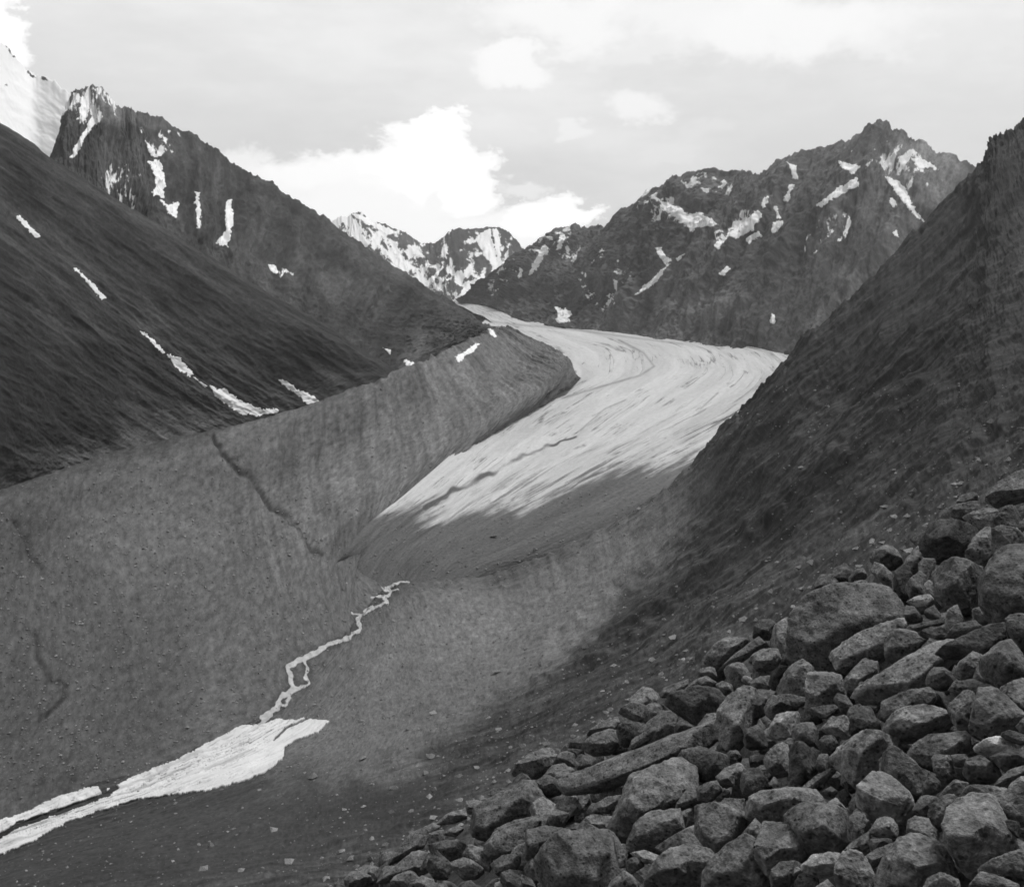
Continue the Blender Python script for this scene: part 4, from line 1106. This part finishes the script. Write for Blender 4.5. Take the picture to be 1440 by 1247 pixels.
# ------------------------------------------------------------------ rubble between the boulders
def rubble():
    r = random.Random(3)
    V = []; Fc = []
    bm = bmesh.new(); bmesh.ops.create_icosphere(bm, subdivisions=2, radius=1)
    bv = np.array([v.co[:] for v in bm.verts]); bm.verts.index_update()
    bf = np.array([[v.index for v in f_.verts] for f_ in bm.faces]); bm.free()
    shapes = []
    for s in range(14):
        g = np.random.default_rng(s)
        p = bv.copy()
        for _ in range(9):
            nn = g.normal(size=3); nn /= np.linalg.norm(nn)
            lim = g.uniform(.45, .8); dd_ = p @ nn
            p = p - np.maximum(0, dd_ - lim)[:, None] * nn
        p *= np.array([1, g.uniform(.6, .9), g.uniform(.4, .8)])
        p += 0.05 * np.stack([vnoise(p[:,0]*4, p[:,1]*4, p[:,2]*4, s + k) for k in range(3)], 1)
        shapes.append(p)
    tr = TERR['talus_slope']
    for i in range(3200):
        if i < 1600:
            px = r.uniform(440, 1520); py = r.uniform(640, 1300)
            h, tt = plane_hit(px, py)
            if tt > 24.5 or tt < 0: continue
            x, y = h[0], h[1]
        else:
            x, y = r.uniform(-8, 26), r.uniform(-6, 24)
        hit = tr.ray_cast(Vector((x, y, H + 200)), Vector((0, 0, -1)))
        if hit[0] is None: continue
        s = 0.09 + (0.26 if i < 1600 else 0.5) * r.random() ** 2.2
        p = shapes[r.randrange(14)] * s
        a, b_, c_ = r.uniform(0, 6.28), r.uniform(-.6, .6), r.uniform(0, 6.28)
        def rot(p, i0, i1, a):
            q_ = p.copy(); q_[:, i0] = p[:, i0]*math.cos(a) - p[:, i1]*math.sin(a); q_[:, i1] = p[:, i0]*math.sin(a) + p[:, i1]*math.cos(a); return q_
        p = rot(rot(rot(p, 0, 1, a), 1, 2, b_), 0, 1, c_)
        o_ = len(V) * len(bv)
        V.append(p + np.array(hit[0]) + np.array([0, 0, s * .35]))
        Fc.append(bf + o_)
    o = mesh_obj('rubble', np.vstack(V), np.vstack(Fc), M_rubble)
    tag(o, 'small broken stones filling the gaps between the boulders', 'rubble', kind='stuff')
rubble()

# ------------------------------------------------------------------ air: far things pale a little with distance
hx, hb, ht = 14500.0, H - 561.5, H + 1500.0
hv = [(sx * hx, sy * hx, z) for z in (hb, ht) for sx, sy in ((-1, -1), (1, -1), (1, 1), (-1, 1))]
o = mesh_obj('haze', hv, [[3, 2, 1, 0], [4, 5, 6, 7], [0, 1, 5, 4], [1, 2, 6, 5], [2, 3, 7, 6], [3, 0, 4, 7]], None, False)
mh = bpy.data.materials.new('thin_haze'); mh.use_nodes = True
tn = mh.node_tree
tn.nodes.remove(tn.nodes['Principled BSDF'])
pv = tn.nodes.new('ShaderNodeVolumePrincipled'); pv.inputs['Density'].default_value = 2.2e-5
pv.inputs['Color'].default_value = (0.95, 0.95, 0.95, 1); pv.inputs['Anisotropy'].default_value = 0.2
tn.links.new(pv.outputs[0], tn.nodes['Material Output'].inputs['Volume'])
o.data.materials.append(mh)
tag(o, 'thin pale haze filling the valley air', 'haze', kind='stuff')

# ------------------------------------------------------------------ sky, sun, camera
W = bpy.data.worlds.new('World'); S.world = W; W.use_nodes = True
t = NT(W.node_tree)
for nd in list(W.node_tree.nodes): W.node_tree.nodes.remove(nd)
sky = t.n('ShaderNodeTexSky'); sky.sky_type = 'NISHITA'; sky.sun_disc = False
elev = math.asin(SUN_DIR.z); azim = math.atan2(SUN_DIR.x, SUN_DIR.y)
sky.sun_elevation = elev; sky.sun_rotation = azim
sky.dust_density = 2.5
bw = t.n('ShaderNodeRGBToBW'); t.put(bw.inputs[0], sky.outputs[0])
base = t.math('ADD', t.math('MULTIPLY', t.math('MULTIPLY', bw.outputs[0], 0.12), 0.35), 0.36)
dirv = t.n('ShaderNodeTexCoord').outputs['Generated']
nz = t.n('ShaderNodeTexNoise'); t.put(nz.inputs['Vector'], t.mapping(dirv, (1, 1, 1.6))); nz.inputs['Scale'].default_value = 14.0
nz.inputs['Detail'].default_value = 9; nz.inputs['Roughness'].default_value = 0.66
wob = t.vmath('MULTIPLY', t.vmath('SUBTRACT', nz.outputs['Color'], (0.5, 0.5, 0.5)), (0.13, 0.0, 0.085))
pos = t.vmath('ADD', dirv, wob)
CLOUD = [  # photo x, y, half width, half height, brightness, softness
 (605,218,86,62,1.0,0.55),(628,176,66,32,1.0,0.55),(565,240,80,55,1.0,0.6),(655,252,56,56,1.0,0.5),(490,245,130,40,0.9,0.7),(430,258,120,46,0.8,0.8),(380,250,90,40,0.7,0.8),(530,290,200,60,0.85,0.8),
 (770,305,80,30,1.0,0.5),(812,303,50,20,1.0,0.5),(700,322,150,40,0.85,0.8),(745,262,42,16,0.75,0.9),(640,325,150,44,0.85,0.8),(560,330,170,40,0.8,0.9),
 (715,95,72,28,0.95,0.9),(670,85,66,24,0.7,1.0),(905,155,60,26,0.85,1.0),(800,182,34,14,0.8,1.0),(850,195,60,28,0.6,1.0),(700,172,48,20,0.7,1.0),(740,165,60,20,0.5,1.0),
 (790,25,140,46,0.9,1.0),(1100,40,190,50,0.9,1.0),(1000,22,180,46,0.85,1.0),(1200,54,110,34,0.75,1.0),(940,60,160,30,0.7,1.0),(-5,30,44,60,1.0,0.8),(146,88,16,14,0.55,1.0),(945,215,60,20,0.6,1.0),(990,190,60,20,0.55,1.0),(1330,60,110,30,0.6,1.0),
]
acc = None
for (x, y, rx, ry, br, so) in CLOUD:
    if so >= 0.9: rx, ry, br = rx * 1.45, ry * 1.4, br * 0.78
    dv = rays(np.float64(x), np.float64(y)); dv = dv / np.linalg.norm(dv)
    v = t.vmath('MULTIPLY', t.vmath('SUBTRACT', pos, tuple(dv)), (F / rx * 0.97, 0.0, F / ry * 0.97))
    l = t.vmath('LENGTH', v)
    g = t.rng(l, 1.0 + 0.25 * so, 1.0 - 0.75 * so, 0.0, br)
    acc = g if acc is None else t.math('SMOOTH_MAX', acc, g, 0.08)
sep = t.n('ShaderNodeSeparateXYZ'); t.put(sep.inputs[0], dirv)
acc = t.math('MULTIPLY', acc, t.rng(sep.outputs[1], 0.0, 0.3))
haze_n = t.noise(t.mapping(dirv, (1.0, 1.0, 3.0)), 3.2, 6, 0.6)
thin = t.math('ADD', t.rng(sep.outputs[2], 0.05, 0.32, 0.27, 0.46), t.math('MULTIPLY', t.rng(haze_n, 0.35, 0.75), 0.22))
ahead = t.rng(sep.outputs[1], -0.6, 0.4)   # veil thinned and sky dimmed behind the camera to add directional contrast
thin = t.math('MULTIPLY', thin, ahead)
base = t.math('MULTIPLY', base, t.math('ADD', 0.6, t.math('MULTIPLY', ahead, 0.4)))
cov = t.math('SMOOTH_MAX', acc, thin, 0.12)
mx = t.n('ShaderNodeMix'); mx.data_type = 'FLOAT'
t.put(mx.inputs[0], cov); t.put(mx.inputs[2], base); mx.inputs[3].default_value = 1.22
bg = t.n('ShaderNodeBackground'); t.put(bg.inputs[0], grey(t, mx.outputs[0])); bg.inputs[1].default_value = 1.0
out = t.n('ShaderNodeOutputWorld'); t.put(out.inputs[0], bg.outputs[0])

ld = bpy.data.lights.new('sun', 'SUN'); ld.energy = 2.3; ld.angle = math.radians(6); ld.color = (1, 1, 1)
lo = bpy.data.objects.new('sun', ld); COL.objects.link(lo)
lo.rotation_euler = SUN_DIR.to_track_quat('Z', 'Y').to_euler(); lo.location = (0, 0, H + 300)

cd = bpy.data.cameras.new('camera'); cd.sensor_width = 36; cd.lens = 36; cd.sensor_fit = 'HORIZONTAL'
cd.clip_start = 0.1; cd.clip_end = 80000
cam = bpy.data.objects.new('camera', cd); COL.objects.link(cam)
cam.location = (0, 0, H); cam.rotation_euler = (math.pi / 2 - PITCH, 0, 0)
S.camera = cam
S.view_settings.view_transform = 'Standard'; S.view_settings.look = 'None'
S.view_settings.exposure = 0; S.view_settings.gamma = 1
S.render.engine = 'CYCLES'
S.cycles.pixel_filter_type = 'BLACKMAN_HARRIS'; S.cycles.filter_width = 1.7
S.cycles.max_bounces = 4; S.cycles.diffuse_bounces = 2
S.cycles.use_denoising = True
